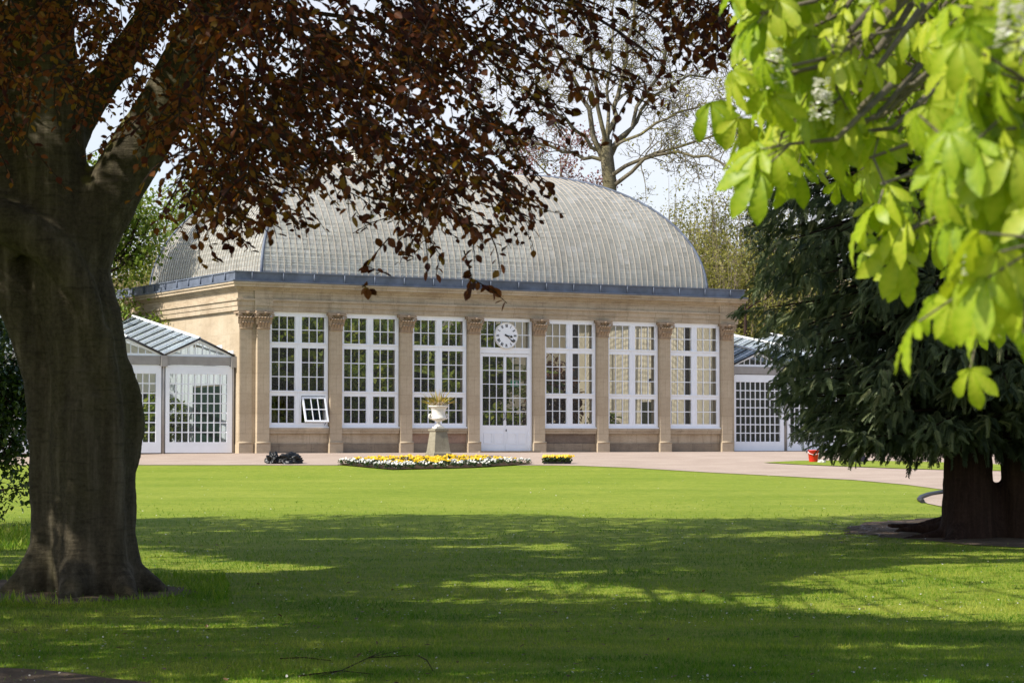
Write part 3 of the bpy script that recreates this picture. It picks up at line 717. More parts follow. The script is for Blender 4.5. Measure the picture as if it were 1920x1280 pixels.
# ------------------------------------------------------------------ plants inside
def palm(u, v, h, rad, lab, mat='indoorleaf', nf=16):
    rt = empty('palm', bworld(u, v, .05)); tag(rt, lab, 'palm', 'palms and shrubs inside the pavilion')
    k = MB(); k.tube([(0, 0, 0), (.05, .02, h*.5), (.02, .05, h)], [.11, .085, .08], 8); k.build('trunk', M['greybark'], rt)
    P = []; 
    for i in range(nf):
        az = rng.random()*6.283; el = rng.uniform(.1, 1.25); L3 = rad*rng.uniform(.8, 1.15); n = 26
        s_ = np.linspace(.15, 1, n); x = L3*s_*math.cos(el); z = L3*(s_*math.sin(el)-.55*s_*s_)
        c = np.stack([x*math.cos(az), x*math.sin(az), h+z], 1); tg = np.gradient(c, axis=0); sd = np.cross(tg, [0, 0, 1.0]); sd /= np.maximum(np.linalg.norm(sd, axis=1, keepdims=True), 1e-6)
        tg /= np.linalg.norm(tg, axis=1, keepdims=True)
        for sg in (-1, 1):
            d_ = sd*sg+tg*.5+np.array([0, 0, -.25]); Ls = .5*np.sin(np.pi*(.12+.86*s_))+.06
            P.append(scatter(QUAD_V*np.array([.075, 1, 1]), QUAD_F, basis(d_), c, np.stack([np.ones(n), Ls, Ls], 1), rng.random(n)))
    foliage('fronds', P, M[mat], rt)
def shrub_in(u, v, h, r, lab, mat='indoorleaf', n=900, ls=.27):
    rt = empty('shrub', bworld(u, v, .05)); tag(rt, lab, 'shrub', 'palms and shrubs inside the pavilion')
    k = MB()
    for i in range(5): k.tube([(0, 0, 0), (rng.uniform(-.3, .3)*r, rng.uniform(-.3, .3)*r, h*.5), (rng.uniform(-.6, .6)*r, rng.uniform(-.6, .6)*r, h*.9)], [.04, .03, .012], 5)
    k.build('stem', M['twig'], rt)
    q = rdir(n)*np.cbrt(rng.random((n, 1)))*np.array([r, r, h*.5])+np.array([0, 0, h*.52])
    foliage('foliage', [scatter(LEAF_V*np.array([.9, 1, 1]), LEAF_F, basis(rdir(n, .3)), q, (ls*rng.uniform(.6, 1.3, n))[:, None]*np.ones(3))], M[mat], rt)
palm(1.2, 3.2, 2.6, 1.9, 'tall palm with feathery fronds behind the window with the open casement')
palm(3.9, 5.0, 3.2, 2.0, 'tall palm behind the second window from the left wing')
shrub_in(3.4, 2.3, 3.2, 1.0, 'bushy light green shrub pressed to the second window from the left wing', n=1300)
shrub_in(5.0, 2.8, 3.0, 1.0, 'leafy shrub behind the pilaster left of the urn', n=1200)
shrub_in(.9, 2.0, 1.6, .9, 'low green shrub behind the open casement', n=800)
palm(6.4, 3.6, 2.4, 1.8, 'palm with arching fronds behind the window beside the urn')
shrub_in(7.0, 2.2, 1.7, .8, 'low shrub behind the urn window', n=800)
palm(9.6, 4.2, 2.6, 2.0, 'palm with wide fronds behind the clock and door')
shrub_in(8.2, 3.6, 2.6, 1.2, 'dense green shrub behind the double door', n=1500)
shrub_in(9.9, 2.6, 1.5, .8, 'low shrub inside to the right of the double door', n=800)
palm(11.2, 3.0, 2.3, 1.7, 'palm behind the first window right of the door')
shrub_in(12.6, 3.8, 3.2, 1.1, 'tall reddish shrub behind the second window right of the door', 'indoorred', n=1300)
shrub_in(14.0, 2.6, 1.4, .6, 'low green shrub inside before the cream end wall', n=500)
for u, v, h, r in ((1.2, 6.5, 5.2, 1.7), (3.6, 7.4, 5.6, 1.8), (6.0, 6.6, 5.4, 1.8), (8.6, 7, 5.4, 1.8), (10.9, 6.4, 5.0, 1.4)):
    shrub_in(u, v, h, r, 'large green shrub in the bed along the rear wall of the pavilion', n=2200, ls=.34)
shrub_in(-4.0, 2.6, 2.2, .9, 'green bush inside the left wing next to the tree trunk', n=900)
shrub_in(-5.6, 2.2, 2.4, .9, 'leafy bush deep in the left wing behind the tree trunk', n=900)
shrub_in(-1.6, 4.6, 1.9, .8, 'bushy plant inside the left wing bay beside the pavilion', n=700)
# ------------------------------------------------------------------ copper beech: trunk
def solid_trunk(name, chains, mat, parent, voxel=.045, n=14):
    mb = MB()
    for pts in chains:
        P_ = [Vector(p[:3]) for p in pts]; Rr = [p[3] for p in pts]; PP = []; RR = []
        for i in range(len(P_)-1):                              # smooth the chain
            p0, p1, p2, p3 = P_[max(i-1, 0)], P_[i], P_[i+1], P_[min(i+2, len(P_)-1)]
            for k in range(4):
                t_ = k/4; PP.append(.5*((2*p1)+(p2-p0)*t_+(2*p0-5*p1+4*p2-p3)*t_*t_+(3*p1-p0-3*p2+p3)*t_**3)); RR.append(Rr[i]*(1-t_)+Rr[i+1]*t_)
        PP.append(P_[-1]); RR.append(Rr[-1]); mb.tube(PP, RR, n)
    o = mb.build(name, mat, parent)
    r = o.modifiers.new('skin', 'REMESH'); r.mode = 'VOXEL'; r.voxel_size = voxel; r.use_smooth_shade = True
    s_ = o.modifiers.new('relax', 'SMOOTH'); s_.iterations = 3; s_.factor = .5
    for nm_, sz, st_ in (('lumps', .55, .07), ('wrinkle', .16, .022)):
        tx = bpy.data.textures.new(name+nm_, 'CLOUDS'); tx.noise_scale = sz
        dm = o.modifiers.new(nm_, 'DISPLACE'); dm.texture = tx; dm.strength = st_; dm.mid_level = .5; dm.texture_coords = 'LOCAL'
    return o
DB = 27.0
beech = empty('beech_tree', (0, 0, 0)); tag(beech, 'big copper beech with a massive grey trunk and dark red leaves overhanging the lawn', 'tree')
bp = lambda px, py, r, dd=0.0: (*at(px, py, DB+dd), r)
solid_trunk('trunk', [
    [bp(186, 1150, .62), bp(186, 1110, .56), bp(180, 1060, .52), bp(176, 1000, .50), bp(173, 850, .515), bp(165, 700, .47), bp(150, 600, .48), bp(132, 520, .47), bp(132, 440, .44)],
    [bp(50, 1150, .34), bp(62, 1095, .27), bp(84, 1030, .21), bp(88, 950, .185), bp(82, 800, .20), bp(72, 700, .20), bp(48, 600, .24), bp(12, 500, .32), bp(-40, 400, .34), bp(-120, 280, .32), bp(-230, 120, .28)],
    [bp(130, 540, .44), bp(165, 430, .39), bp(222, 340, .34), bp(282, 240, .33), bp(338, 140, .31), bp(390, 40, .29), bp(440, -60, .26), bp(520, -220, .2)],
    [bp(130, 480, .48), bp(108, 400, .46), bp(92, 310, .45), bp(88, 210, .43), bp(80, 100, .40), bp(70, -40, .36), bp(60, -220, .3)],
    [bp(60, 480, .4), bp(25, 380, .36), bp(10, 270, .32), bp(-15, 130, .30), bp(-50, -40, .26), bp(-90, -220, .2)],
    [bp(120, 270, .26, .2), bp(160, 200, .21, .3), bp(215, 130, .19, .4), bp(262, 60, .18, .5), bp(310, -10, .17, .6), bp(350, -120, .14, .7)],
    [bp(-60, 395, .25, -.35), bp(30, 425, .26, -.42), bp(95, 465, .24, -.46), bp(140, 520, .20, -.48), bp(170, 590, .16, -.44), bp(185, 680, .11, -.36), bp(190, 760, .08, -.34)],
    [bp(180, 1050, .24, .05), bp(250, 1080, .17, -.05), bp(312, 1112, .07, -.1)], [bp(80, 1060, .22), bp(40, 1092, .14, -.1), bp(-5, 1122, .05, -.2)],
    [bp(150, 1065, .24, -.35), bp(135, 1105, .16, -.7), bp(115, 1150, .06, -1.1)], [bp(220, 1075, .2, -.3), bp(240, 1115, .13, -.7), bp(265, 1150, .05, -1.0)],
    [bp(205, 1090, .2, -.36), bp(214, 1000, .13, -.37), bp(216, 850, .12, -.37), bp(205, 720, .13, -.36), bp(196, 620, .1, -.38)], [bp(150, 1090, .2, -.38), bp(143, 980, .13, -.40), bp(140, 860, .11, -.41), bp(150, 760, .10, -.40)],
    [bp(108, 800, .07, -.33), bp(135, 770, .09, -.42), bp(180, 752, .09, -.44), bp(225, 760, .08, -.30)], [bp(112, 735, .06, -.33), bp(150, 700, .07, -.43), bp(200, 690, .07, -.40)],
    [bp(226, 660, .05), bp(250, 740, .09), bp(258, 800, .09), bp(250, 880, .06)],
], M['beechbark'], beech, .042)

# what lies in shade on the lawn: the crown is left open where the sun comes through
def inpoly(x, y, P_):
    r = False; n = len(P_)
    for i in range(n):
        (x1, y1), (x2, y2) = P_[i], P_[(i+1) % n]
        if (y1 > y) != (y2 > y) and x < (x2-x1)*(y-y1)/(y2-y1)+x1: r = not r
    return r
BAND = [(230, 1022), (480, 1052), (820, 1074), (1220, 1098), (1420, 1096), (1560, 1072), (1700, 1058), (1990, 1052), (1990, 1172), (1700, 1160), (1480, 1140), (1200, 1122), (900, 1098), (520, 1074), (230, 1066)]
WEDGE = [(1010, 1080), (1300, 1086), (1600, 1108), (1420, 1118), (1200, 1102)]
def shade(x, y):
    """how much of a leaf clump is kept when its shadow falls there"""
    if y > 42 or y < 12: return 0.0 if y > 40.9 else .8
    px, py = proj((x, y, float(T(y))))
    edge = 966 + 6*math.sin(px*.006) + (0 if px > 300 else (300-px)*-.02)
    if py < edge: return 0.0
    if px > 1500 and py < 985: return .5
    if 1070 < px < 1400 and py < 1092: return .7
    if inpoly(px, py, BAND) and not inpoly(px, py, WEDGE): return .05 if px < 1500 else .16
    if px < 60 and py < 1010: return .5
    n = mnoise.noise(Vector((x*.24, y*1.5, 1.7)))+.5*mnoise.noise(Vector((x*.8, y*2.8, 5.1)))
    if py > 1185 and n > .34: return .12
    return 1.0 if n < .42 else .3
CH_PROT = [np.array(at(px, py, d)) for px, py, d in ((1440, 20, 6.2), (1440, 100, 6.2), (1440, 180, 6.2), (1450, 300, 6.2), (1500, 60, 6.2), (1545, 10, 6.2), (1600, 60, 6.2), (1650, 450, 6.2), (1720, 470, 6.2), (1600, 340, 6.2), (1400, 60, 6), (1400, 380, 6), (1480, 180, 6), (1560, 260, 6), (1650, 490, 6), (1880, 250, 3.6), (1880, 450, 3.6), (1860, 640, 3.6), (1900, 120, 3.6))]
def blocks_chestnut(p):
    for q in CH_PROT:
        d_ = p-q; t_ = d_@SUN
        if t_ > 0 and np.linalg.norm(d_-SUN*t_) < 1.1: return True
    return False
def on_trunk(p):
    for z in (.6, 1.6, 2.6, 3.6, 4.6, 5.6):
        s_ = (p[2]-z)/SUN[2]; q = p-SUN*s_
        if s_ > 1.2 and abs(q[0]+5.05) < 1.1 and abs(q[1]-26.8) < 1.0: return True
    return False
def upper_clumps(cx, cy_, rx, ry, z0, z1, n, test=True):
    out = []
    while len(out) < n:
        a = rng.normal(size=3); a = a/np.linalg.norm(a)*rng.random()**.4
        p = np.array([cx+a[0]*rx, cy_+a[1]*ry, (z0+z1)/2+a[2]*(z1-z0)/2])
        n_try[0] += 1
        if n_try[0] > 400000: break
        px, py = proj(p) if p[1] > 3 else (0, -999)
        if p[1] > 2.5 and -120 < px < 2050 and py > -70: continue
        s_ = (p[2]-.2)/SUN[2]; gx_ = p-SUN*s_
        s_ = (p[2]-float(T(gx_[1])))/SUN[2]; gx_ = p-SUN*s_
        if rng.random() > shade(gx_[0], gx_[1]) and not (on_trunk(p) and rng.random() < .62): continue
        if blocks_chestnut(p) or any(np.linalg.norm((p-q)-SUN*((p-q)@SUN)) < .55 and (p-q)@SUN > .3 for q in LIT_SPOTS): continue
        out.append(p)
    return np.array(out)
LIT_SPOTS = [np.array(at(px, py, 26.7)) for px, py in ((188, 285), (205, 265), (295, 140), (285, 175), (310, 105), (70, 1010), (150, 1075))]
n_try = [0]
up = np.concatenate([upper_clumps(-6.5, 23.5, 13.0, 14.5, 5.2, 15.6, 4800), upper_clumps(-4.5, 11.5, 8.5, 8.0, 5.0, 13.0, 1150)])
def clump_leaves(C, per, rad, ls):
    n = len(C)*per; q = np.repeat(C, per, 0)+rng.normal(size=(n, 3))*np.array([rad, rad, rad*.55])
    s_ = (q[:, 2]-.1)/SUN[2]; gx_ = q-SUN*s_[:, None]; s_ = (q[:, 2]-T(gx_[:, 1]))/SUN[2]; gx_ = q-SUN*s_[:, None]
    q = q[np.array([shade(a_, b_) > .3 or rng.random() < .10 or on_trunk(p_) for a_, b_, p_ in zip(gx_[:, 0], gx_[:, 1], q)])]; n = len(q)
    return scatter(OVAL_V*np.array([1.15, 1, 1]), OVAL_F, basis(rdir(n, .2, .7), None, rng.uniform(-.7, .7, n)), q, (ls*rng.uniform(.7, 1.3, n))[:, None]*np.ones(3), rng.random(n)*.3)
upl = clump_leaves(up, 22, .38, .19)

# visible, drooping sprays
def lerp_tab(x, tab):
    for (a, va), (b, vb) in zip(tab, tab[1:]):
        if a <= x <= b: return va+(vb-va)*(x-a)/(b-a)
    return tab[0][1] if x < tab[0][0] else tab[-1][1]
YB = [(-40, 340), (60, 290), (140, 235), (250, 230), (310, 330), (360, 390), (430, 430), (500, 425), (550, 400), (620, 360), (700, 395), (760, 415), (820, 430), (870, 440), (905, 430), (945, 390), (985, 330), (1020, 290), (1055, 260), (1090, 220), (1150, 205), (1210, 140), (1260, 130), (1310, 90), (1380, 70), (1420, 20)]
def leafy(px, py):
    yb = lerp_tab(px, YB)
    if py > yb: return 0
    f = min(1, (yb-py)/150)
    if px < 250: d_ = .42 if py > 120 else .62
    elif px < 330: d_ = .38 if py > 110 else .8
    elif px < 900: d_ = 1.0
    elif px < 945: d_ = .85
    elif px < 1010: d_ = .3
    else: d_ = .07
    if 830 < px < 935 and 100 < py < 215: d_ *= .12
    if 940 < px < 1010 and 215 < py < 280: d_ *= .4
    if px > 1000 and py < 60: d_ = .42 if px < 1330 else .2
    if px > 1250 and py > 60: d_ *= .5
    n = mnoise.noise(Vector((px*.011, py*.014, 2.2)))
    return d_*(.25+.75*f)*(1 if n > .0 else .2)
leaves_p, leaves_d, leaves_s, twig = [], [], [], MB()
def spray(p0, d0, ln_, nl, ls):
    p = np.array(p0, float); d_ = np.array(d0, float); d_ /= np.linalg.norm(d_); pts = [p.copy()]
    seg = ln_/6
    for k in range(6):
        d_ = d_+rng.normal(size=3)*.16+np.array([0, 0, -.10]); d_ /= np.linalg.norm(d_); p = p+d_*seg; pts.append(p.copy())
    twig.tube(pts, [.008, .007, .006, .005, .004, .003, .002], 3, cap=False)
    for k in range(nl):
        s_ = (k+.5)/nl*6; i = min(5, int(s_)); q = pts[i]+(pts[i+1]-pts[i])*(s_-i)
        t_ = pts[i+1]-pts[i]; t_ /= np.linalg.norm(t_); sd = np.cross(t_, [0, 0, 1.0]); sd /= max(np.linalg.norm(sd), 1e-6)
        dd = t_*.55+sd*(1 if k % 2 else -1)*.8+rng.normal(size=3)*.35+np.array([0, 0, -.35])
        leaves_p.append(q+sd*(1 if k % 2 else -1)*.01); leaves_d.append(dd); leaves_s.append(ls*rng.uniform(.7, 1.15))
cnt = 0
while cnt < 1380:
    px, py = rng.uniform(-40, 1420), rng.uniform(-60, 520)
    if rng.random() > leafy(px, max(py, 0)): continue
    d_ = rng.uniform(11.5, 18.5) if px > 330 else rng.uniform(13, 23)
    ang = rng.normal(0, .5)+(.25 if px > 500 else -.1)
    spray(at(px, py, d_), (math.sin(ang*1.6)*1.0+.35, rng.normal()*.5-.15, -.10-.6*rng.random()), rng.uniform(.25, .5), int(rng.integers(8, 13)), .058)
    cnt += 1
# trailing tips that hang below the mass
for ch in ([(372, 395), (388, 430), (397, 470), (410, 492)], [(540, 310), (530, 340), (505, 385), (485, 410)], [(505, 385), (478, 425), (455, 428)], [(560, 380), (572, 410), (580, 428)], [(730, 445), (700, 480), (690, 500), (720, 512)],
           [(800, 440), (826, 480), (818, 515)], [(870, 470), (885, 520), (878, 545)], [(880, 520), (925, 545), (950, 568)], [(960, 300), (1000, 322), (1032, 345), (1034, 365)], [(930, 330), (950, 340), (946, 395)],
           [(1060, 170), (1120, 185), (1160, 205)], [(1130, 130), (1180, 160), (1260, 190)], [(1200, 90), (1250, 130), (1265, 185)], [(300, 380), (330, 415), (348, 440)], [(440, 400), (470, 430), (520, 400)], [(640, 350), (665, 390), (690, 430)], [(1000, 120), (1010, 190), (1095, 210)],
           [(750, 400), (745, 440), (756, 480)], [(850, 400), (900, 440), (935, 425)], [(420, 420), (428, 455), (440, 470)], [(1020, 60), (1060, 120), (1090, 180)], [(880, 240), (920, 270), (990, 300)], [(1100, 60), (1130, 90), (1180, 100)], [(1250, 40), (1300, 60), (1360, 40)], [(680, 535), (690, 541), (694, 546)]):
    d_ = rng.uniform(11.5, 15.5); pts = [at(x, y, d_+.15*i) for i, (x, y) in enumerate(ch)]
    twig.tube(pts, [.005]+[.003]*(len(pts)-1), 3, cap=False)
    for i in range(len(pts)-1):
        L4 = np.linalg.norm(pts[i+1]-pts[i]); nl = max(2, int(L4/.034))
        for k in range(nl):
            q = pts[i]+(pts[i+1]-pts[i])*((k+rng.random())/nl); leaves_p.append(q); leaves_d.append(rng.normal(size=3)*.7+np.array([0, 0, -.7])); leaves_s.append(.062*rng.uniform(.75, 1.2))
# copper leaves seen far back through the chestnut
for k in range(70):
    px, py = rng.normal(1690, 45), rng.normal(80, 48)
    spray(at(px, min(py, 165), rng.uniform(13, 17)), (rng.normal()*.6, rng.normal()*.4, -.7), .35, 8, .085)
for k in range(22):
    px, py = rng.uniform(1300, 1400), rng.uniform(-20, 60); spray(at(px, py, rng.uniform(13, 17)), (rng.normal()*.6, rng.normal()*.4, -.5), .35, 8, .085)
LP, LD = np.array(leaves_p), np.array(leaves_d); LS = np.array(leaves_s)
rr = rng.random(len(LP)); pxs, pys = proj(LP.T.T) if False else (np.array([proj(q)[0] for q in LP]), None)
rr = np.where((pxs < 420) & (rng.random(len(LP)) < .5), .6+.4*rr, rr)  # sunlit orange put into the colour of half the leaves at the left
vis = scatter(OVAL_V*np.array([1.05, 1, 1]), OVAL_F, basis(LD, np.tile([0, -.35, 1.0], (len(LD), 1)), rng.uniform(-1.0, 1.0, len(LP))), LP, LS[:, None]*np.array([1, 1, 1.0]), rr)
foliage('crown', [vis, upl], M['beechleaf'], beech)
# boughs that carry the sprays
for ch in ([(430, -60, 27), (520, 0, 22), (650, 90, 17.5), (770, 235, 15), (860, 380, 13.6)], [(440, -90, 27), (640, -60, 21), (840, 20, 17), (960, 160, 15)], [(430, -140, 27), (760, -130, 20), (1020, -30, 16), (1160, 60, 15), (1230, 110, 14.6)], [(380, 20, 27), (430, 60, 22), (520, 180, 18), (610, 290, 16)],
           [(360, 70, 27), (380, 130, 23), (420, 260, 19), (440, 370, 17)], [(85, 60, 27), (60, 40, 22), (120, 110, 19), (210, 190, 17.5)], [(300, -100, 27), (200, -60, 21), (60, 20, 18)], [(520, -220, 27), (1000, -200, 20), (1300, -60, 16), (1400, 10, 15.5)], [(1300, -60, 16), (1560, -30, 15.5), (1690, 60, 15)], [(560, 20, 20.6), (700, 40, 17.6), (900, 190, 15.2), (960, 290, 14)],
           [(480, 0, 24), (490, 60, 20), (480, 190, 18), (520, 300, 15.6)]):
    twig.tube([at(*c) for c in ch], list(np.linspace(.022, .006, len(ch))), 6)
for k in range(9):                                              # heavier limbs inside the crown above the picture
    a = up[rng.integers(len(up))]; s0 = Vector(at(150, -60, DB)); twig.tube([s0, s0.lerp(Vector(a), .5)+Vector((0, 0, .8)), Vector(a)], [.06, .035, .012], 6)
twig.build('branch', M['twig'], beech)

# second tree beside it, beyond the left edge of the picture, shading the lawn
nb = empty('oak_tree', (0, 0, 0)); tag(nb, 'spreading park tree standing on the lawn left of the copper beech', 'tree')
n_try[0] = 0
up2 = upper_clumps(-19, 24.5, 8.5, 10, 5.0, 16, 900)
tb = MB(); tb.tube([(-19, 25, -.2), (-19, 25, 1.2), (-18.8, 25, 5), (-18.8, 25.2, 11)], [.6, .42, .36, .2], 12)
for k in range(16): a = Vector(up2[rng.integers(len(up2))]); s0 = Vector((-18.8, 25, 5)); tb.tube([s0, s0.lerp(a, .5)+Vector((0, 0, .6)), a], [.15, .08, .02], 6)
tb.build('trunk', M['greybark'], nb); foliage('crown', [clump_leaves(up2, 20, .4, .2)], M['springleaf'], nb)

# ------------------------------------------------------------------ horse chestnut at the right
ches = empty('chestnut_tree', (5.2, 6.0, float(T(6)))); tag(ches, 'horse chestnut with bright lime green drooping leaves and white blossom candles', 'tree')
cinv = Vector((-5.2, -6.0, -float(T(6))))
def palmate(seed, droop):
    r = np.random.default_rng(seed); V = []; F = []
    st = np.linspace(0, 1, 14); wd = np.interp(st, [0, .14, .32, .52, .68, .80, .9, 1.0], [.012, .05, .10, .15, .168, .135, .07, .0])
    for a, L5 in zip(np.radians([-72, -38, -3, 34, 70]), (.62, .9, 1.0, .9, .62)):
        a = a+r.normal()*.08; L5 = L5*(1+r.normal()*.06); dr = droop*(1+r.normal()*.25); b = len(V)
        for k, s_ in enumerate(st):
            y = s_*L5; th = dr*s_; rad = L5*(np.sin(th)/dr) if dr > .01 else y; dz = -L5*(1-np.cos(th))/dr
            for sx in (-1, 0, 1):
                w_ = wd[k]*L5*sx; zz = dz+(.045*L5*(1-s_*.3)+(.014 if k % 2 else -.014)*L5*min(1, s_*4) if sx else -.0)+r.normal()*.004
                x_, y_ = w_, rad
                V.append((x_*math.cos(a)+y_*math.sin(a), -x_*math.sin(a)+y_*math.cos(a), zz))
        for k in range(13):
            for j in range(2): F.append((b+k*3+j, b+k*3+j+1, b+k*3+j+4, b+k*3+j+3))
    return np.array(V), np.array(F)
PALM = [palmate(3, 1.0), palmate(5, 1.4), palmate(8, .7)]
ctw = MB(); cparts = []
def chestnut_leaves(pos, dirs, size, ups):
    pos = np.array(pos); dirs = np.array(dirs); size = np.array(size); ups = np.array(ups); pick = rng.integers(0, 3, len(pos))
    for t_ in range(3):
        m_ = pick == t_
        if m_.any():
            v_, f_, r_ = scatter(*PALM[t_], basis(dirs[m_], ups[m_], rng.normal(0, .3, m_.sum())), pos[m_]+np.array(cinv), size[m_][:, None]*np.ones(3), .15+.6*rng.random(m_.sum()))
            vein = np.tile(np.array([(.24 if j == 1 else (.10 if k % 2 else -.12)) for k in range(14) for j in range(3)]*5), m_.sum())
            cparts.append((v_, f_, np.clip(r_+vein+rng.normal(0, .05, len(r_)), 0, 1)))
def cluster(px, py, d, n, size, left=.3, spread=.05, stalk=None):
    c = at(px, py, d); P_, D_, S_, U_ = [], [], [], []
    for k in range(n):
        ph = rng.random()*6.283; dr = np.array([math.cos(ph)*.75-left, math.sin(ph)*.6, -.9-.6*rng.random()]); q = c+rng.normal(size=3)*spread+np.array([0, 0, .05])
        P_.append(q); D_.append(dr); S_.append(size*rng.uniform(.75, 1.15)); U_.append([-.35+rng.normal()*.2, -.5+rng.normal()*.2, .85])
        ctw.tube([tuple(Vector(c)+cinv+Vector((.03, .02, .05))), tuple(Vector(q)+cinv)], [.0035, .0025], 4, cap=False)
    chestnut_leaves(P_, D_, S_, U_)
    e_ = Vector(c)+cinv; s0 = Vector(stalk if stalk is not None else (c[0]+.22+.15*rng.random(), c[1]+.15, c[2]+.22+.12*rng.random()))+(cinv)
    ctw.tube([e_+Vector((.02, .02, .05)), e_.lerp(s0, .5)+Vector((0, 0, -.04)), s0], [.004, .007, .011], 5)
for px, py, n in ((1425, -30, 4), (1448, 40, 4), (1480, -20, 4), (1425, 100, 4), (1420, 165, 3), (1450, 175, 3), (1510, 40, 4), (1545, -10, 4), (1490, 105, 3), (1442, 235, 3), (1475, 262, 3), (1440, 300, 3), (1455, 285, 3), (1540, 215, 3), (1568, 120, 3), (1600, 60, 3), (1590, 215, 2), (1500, 285, 3), (1556, 300, 3), (1610, 345, 2), (1655, 452, 3), (1690, 440, 3), (1722, 470, 2), (1660, 30, 3), (1740, 25, 3), (1790, 60, 3), (1530, 140, 3), (1440, 120, 3)):
    cluster(px+8, py-14, rng.uniform(5.6, 6.8), n+1, .118, .45)
    for q_ in range(2 if px < 1540 else 1): cluster(px+12+abs(rng.normal())*38, py-22+rng.normal()*34, rng.uniform(5.8, 7.4), n, .115, .4)
for px, py, n in ((1462, 306, 3), (1430, 180, 2), (1412, 60, 3), (1405, 10, 3), (1690, 470, 3), (1640, 380, 2)): cluster(px, py, 5.8, n, .15, 1.15, .04)
for px, py, n in ((1905, 60, 3), (1880, 120, 3), (1898, 215, 4), (1862, 300, 4), (1905, 330, 4), (1850, 380, 3), (1890, 430, 4), (1915, 500, 4), (1868, 520, 3), (1905, 600, 4), (1860, 610, 3), (1890, 670, 3), (1918, 720, 3), (1840, 570, 2), (1945, 400, 4), (1950, 560, 4), (1800, 330, 2), (1835, 250, 2), (1920, 150, 4), (1880, 350, 4), (1840, 440, 3), (1925, 440, 4), (1880, 560, 4), (1920, 650, 4), (1850, 500, 3), (1890, 270, 4), (1875, 720, 2)):
    if py < 640:
        for q_ in range(2): cluster(px+12+rng.normal()*22, py-35+rng.normal()*25, rng.uniform(3.8, 5.0), n, .115, .5, .06)
for k in range(62):                                             # deeper, shaded part of the crown
    px, py = rng.uniform(1470, 1960), rng.uniform(-40, 500)
    lim = lerp_tab(px, [(1470, 180), (1560, 250), (1620, 290), (1680, 400), (1760, 410), (1850, 460), (1960, 600)])
    if py > lim: py = rng.uniform(60, lim)
    if 1620 < px < 1760 and 20 < py < 150 and rng.random() < .8: continue
    if 1420 < px < 1640 and 60 < py < 140 and rng.random() < .4: continue
    cluster(px, py, rng.uniform(6.8, 9.8), 4, .135, .1, .14)
tops = []
for k in range(650):                                             # crown above the picture, unseen leaves added to shade the deeper part
    c = np.array([rng.uniform(.0, 4.4), rng.uniform(6.0, 10.5), 0]); c[2] = 1.9+.2*c[1]+rng.uniform(.15, 1.7); tops.append(c)
for k in range(50):
    c = np.array([rng.uniform(1.9, 5.6), rng.uniform(2.5, 7.0), 0]); c[2] = rng.uniform(3.0, 6.0); tops.append(c)
for c in tops:
    px, py = proj(c)
    if (-60 < px < 2100 and py > -170) or (px < 1620 and py > -900): continue
    bad = False
    for q in CH_PROT:
        d_ = c-q; t_ = d_@SUN
        if t_ > 0 and np.linalg.norm(d_-SUN*t_) < .36: bad = True
    if bad: continue
    n = 4; dr = rdir(n, .5); chestnut_leaves(c+rng.normal(size=(n, 3))*.16, dr, rng.uniform(.15, .2, n), np.tile([-.3, -.4, .9], (n, 1)))
foliage('crown', cparts, M['chestnutleaf'], ches, True)
ctw.tube([(0, 0, -.1), (.02, 0, .5), (0, .05, 2.6), (-.1, .1, 4.5), (-.2, 0, 7)], [.45, .32, .28, .22, .12], 12)
for tx, ty, tz in ((-2.0, -1.8, 3.5), (-2.6, .6, 3.8), (-3.3, .4, 3.9), (-2.0, 2.0, 4.2), (-3.9, .3, 4.1), (-1.6, -2.2, 3.0), (-2.8, 2.6, 4.6)):
    ctw.tube([(0, .05, 2.4), (tx*.5, ty*.5, tz*.9+.3), (tx, ty, tz-.0)], [.09, .05, .015], 6)
ctw.build('trunk', M['greybark'], ches)
for px, py, d in ((1452, 132, 5.7), (1541, 188, 5.7), (1902, 34, 3.7), (1831, 545, 3.9)):
    c = at(px, py, d); n = 110; s_ = rng.random(n); rad = .022*(1-s_*.6); ph = rng.random(n)*6.283
    q = np.stack([np.cos(ph)*rad, np.sin(ph)*rad, s_*.105-.05], 1)
    b_ = scatter(LEAF_V*np.array([1.5, 1, 1]), LEAF_F, basis(np.stack([np.cos(ph), np.sin(ph), rng.normal(0, .5, n)], 1)), q, np.full((n, 3), .015))
    o = foliage('blossom', [b_], M['whitepetal'], ches); o.location = Vector(c)+cinv

# ------------------------------------------------------------------ dark conifer with red trunks
DC = 36.0; con = empty('conifer_tree', (0, 0, 0)); tag(con, 'dark evergreen conifer with twin reddish trunks and drooping sprays on the right of the lawn', 'tree')
cp = lambda px, py, r, dd=0.0: (*at(px, py, DC+dd), r)
solid_trunk('trunk', [
    [cp(1815, 1040, .56), cp(1815, 1005, .47), cp(1815, 960, .41), cp(1815, 900, .385), cp(1817, 700, .35), cp(1830, 300, .27), cp(1850, -100, .18), cp(1860, -500, .08)],
    [cp(1930, 1040, .5), cp(1925, 1005, .42), cp(1921, 930, .35), cp(1917, 870, .33), cp(1905, 600, .27), cp(1895, 200, .19), cp(1890, -300, .07)],
    [cp(1870, 1040, .4, .1), cp(1870, 990, .3, .1), cp(1870, 950, .18, .1), cp(1872, 905, .12, .1)],
    [cp(1790, 985, .2), cp(1762, 1004, .11, -.1), cp(1725, 1008, .075, -.2), cp(1690, 1016, .04, -.35)], [cp(1795, 975, .16, .2), cp(1755, 992, .09, .4), cp(1715, 990, .07, .5), cp(1675, 996, .03, .4)], [cp(1800, 1000, .2, -.3), cp(1780, 1020, .12, -.6), cp(1730, 1030, .05, -.9)], [cp(1800, 970, .15, .4), cp(1740, 985, .08, .8), cp(1660, 985, .03, 1.0)],
], M['redbark'], con, .045, 12)
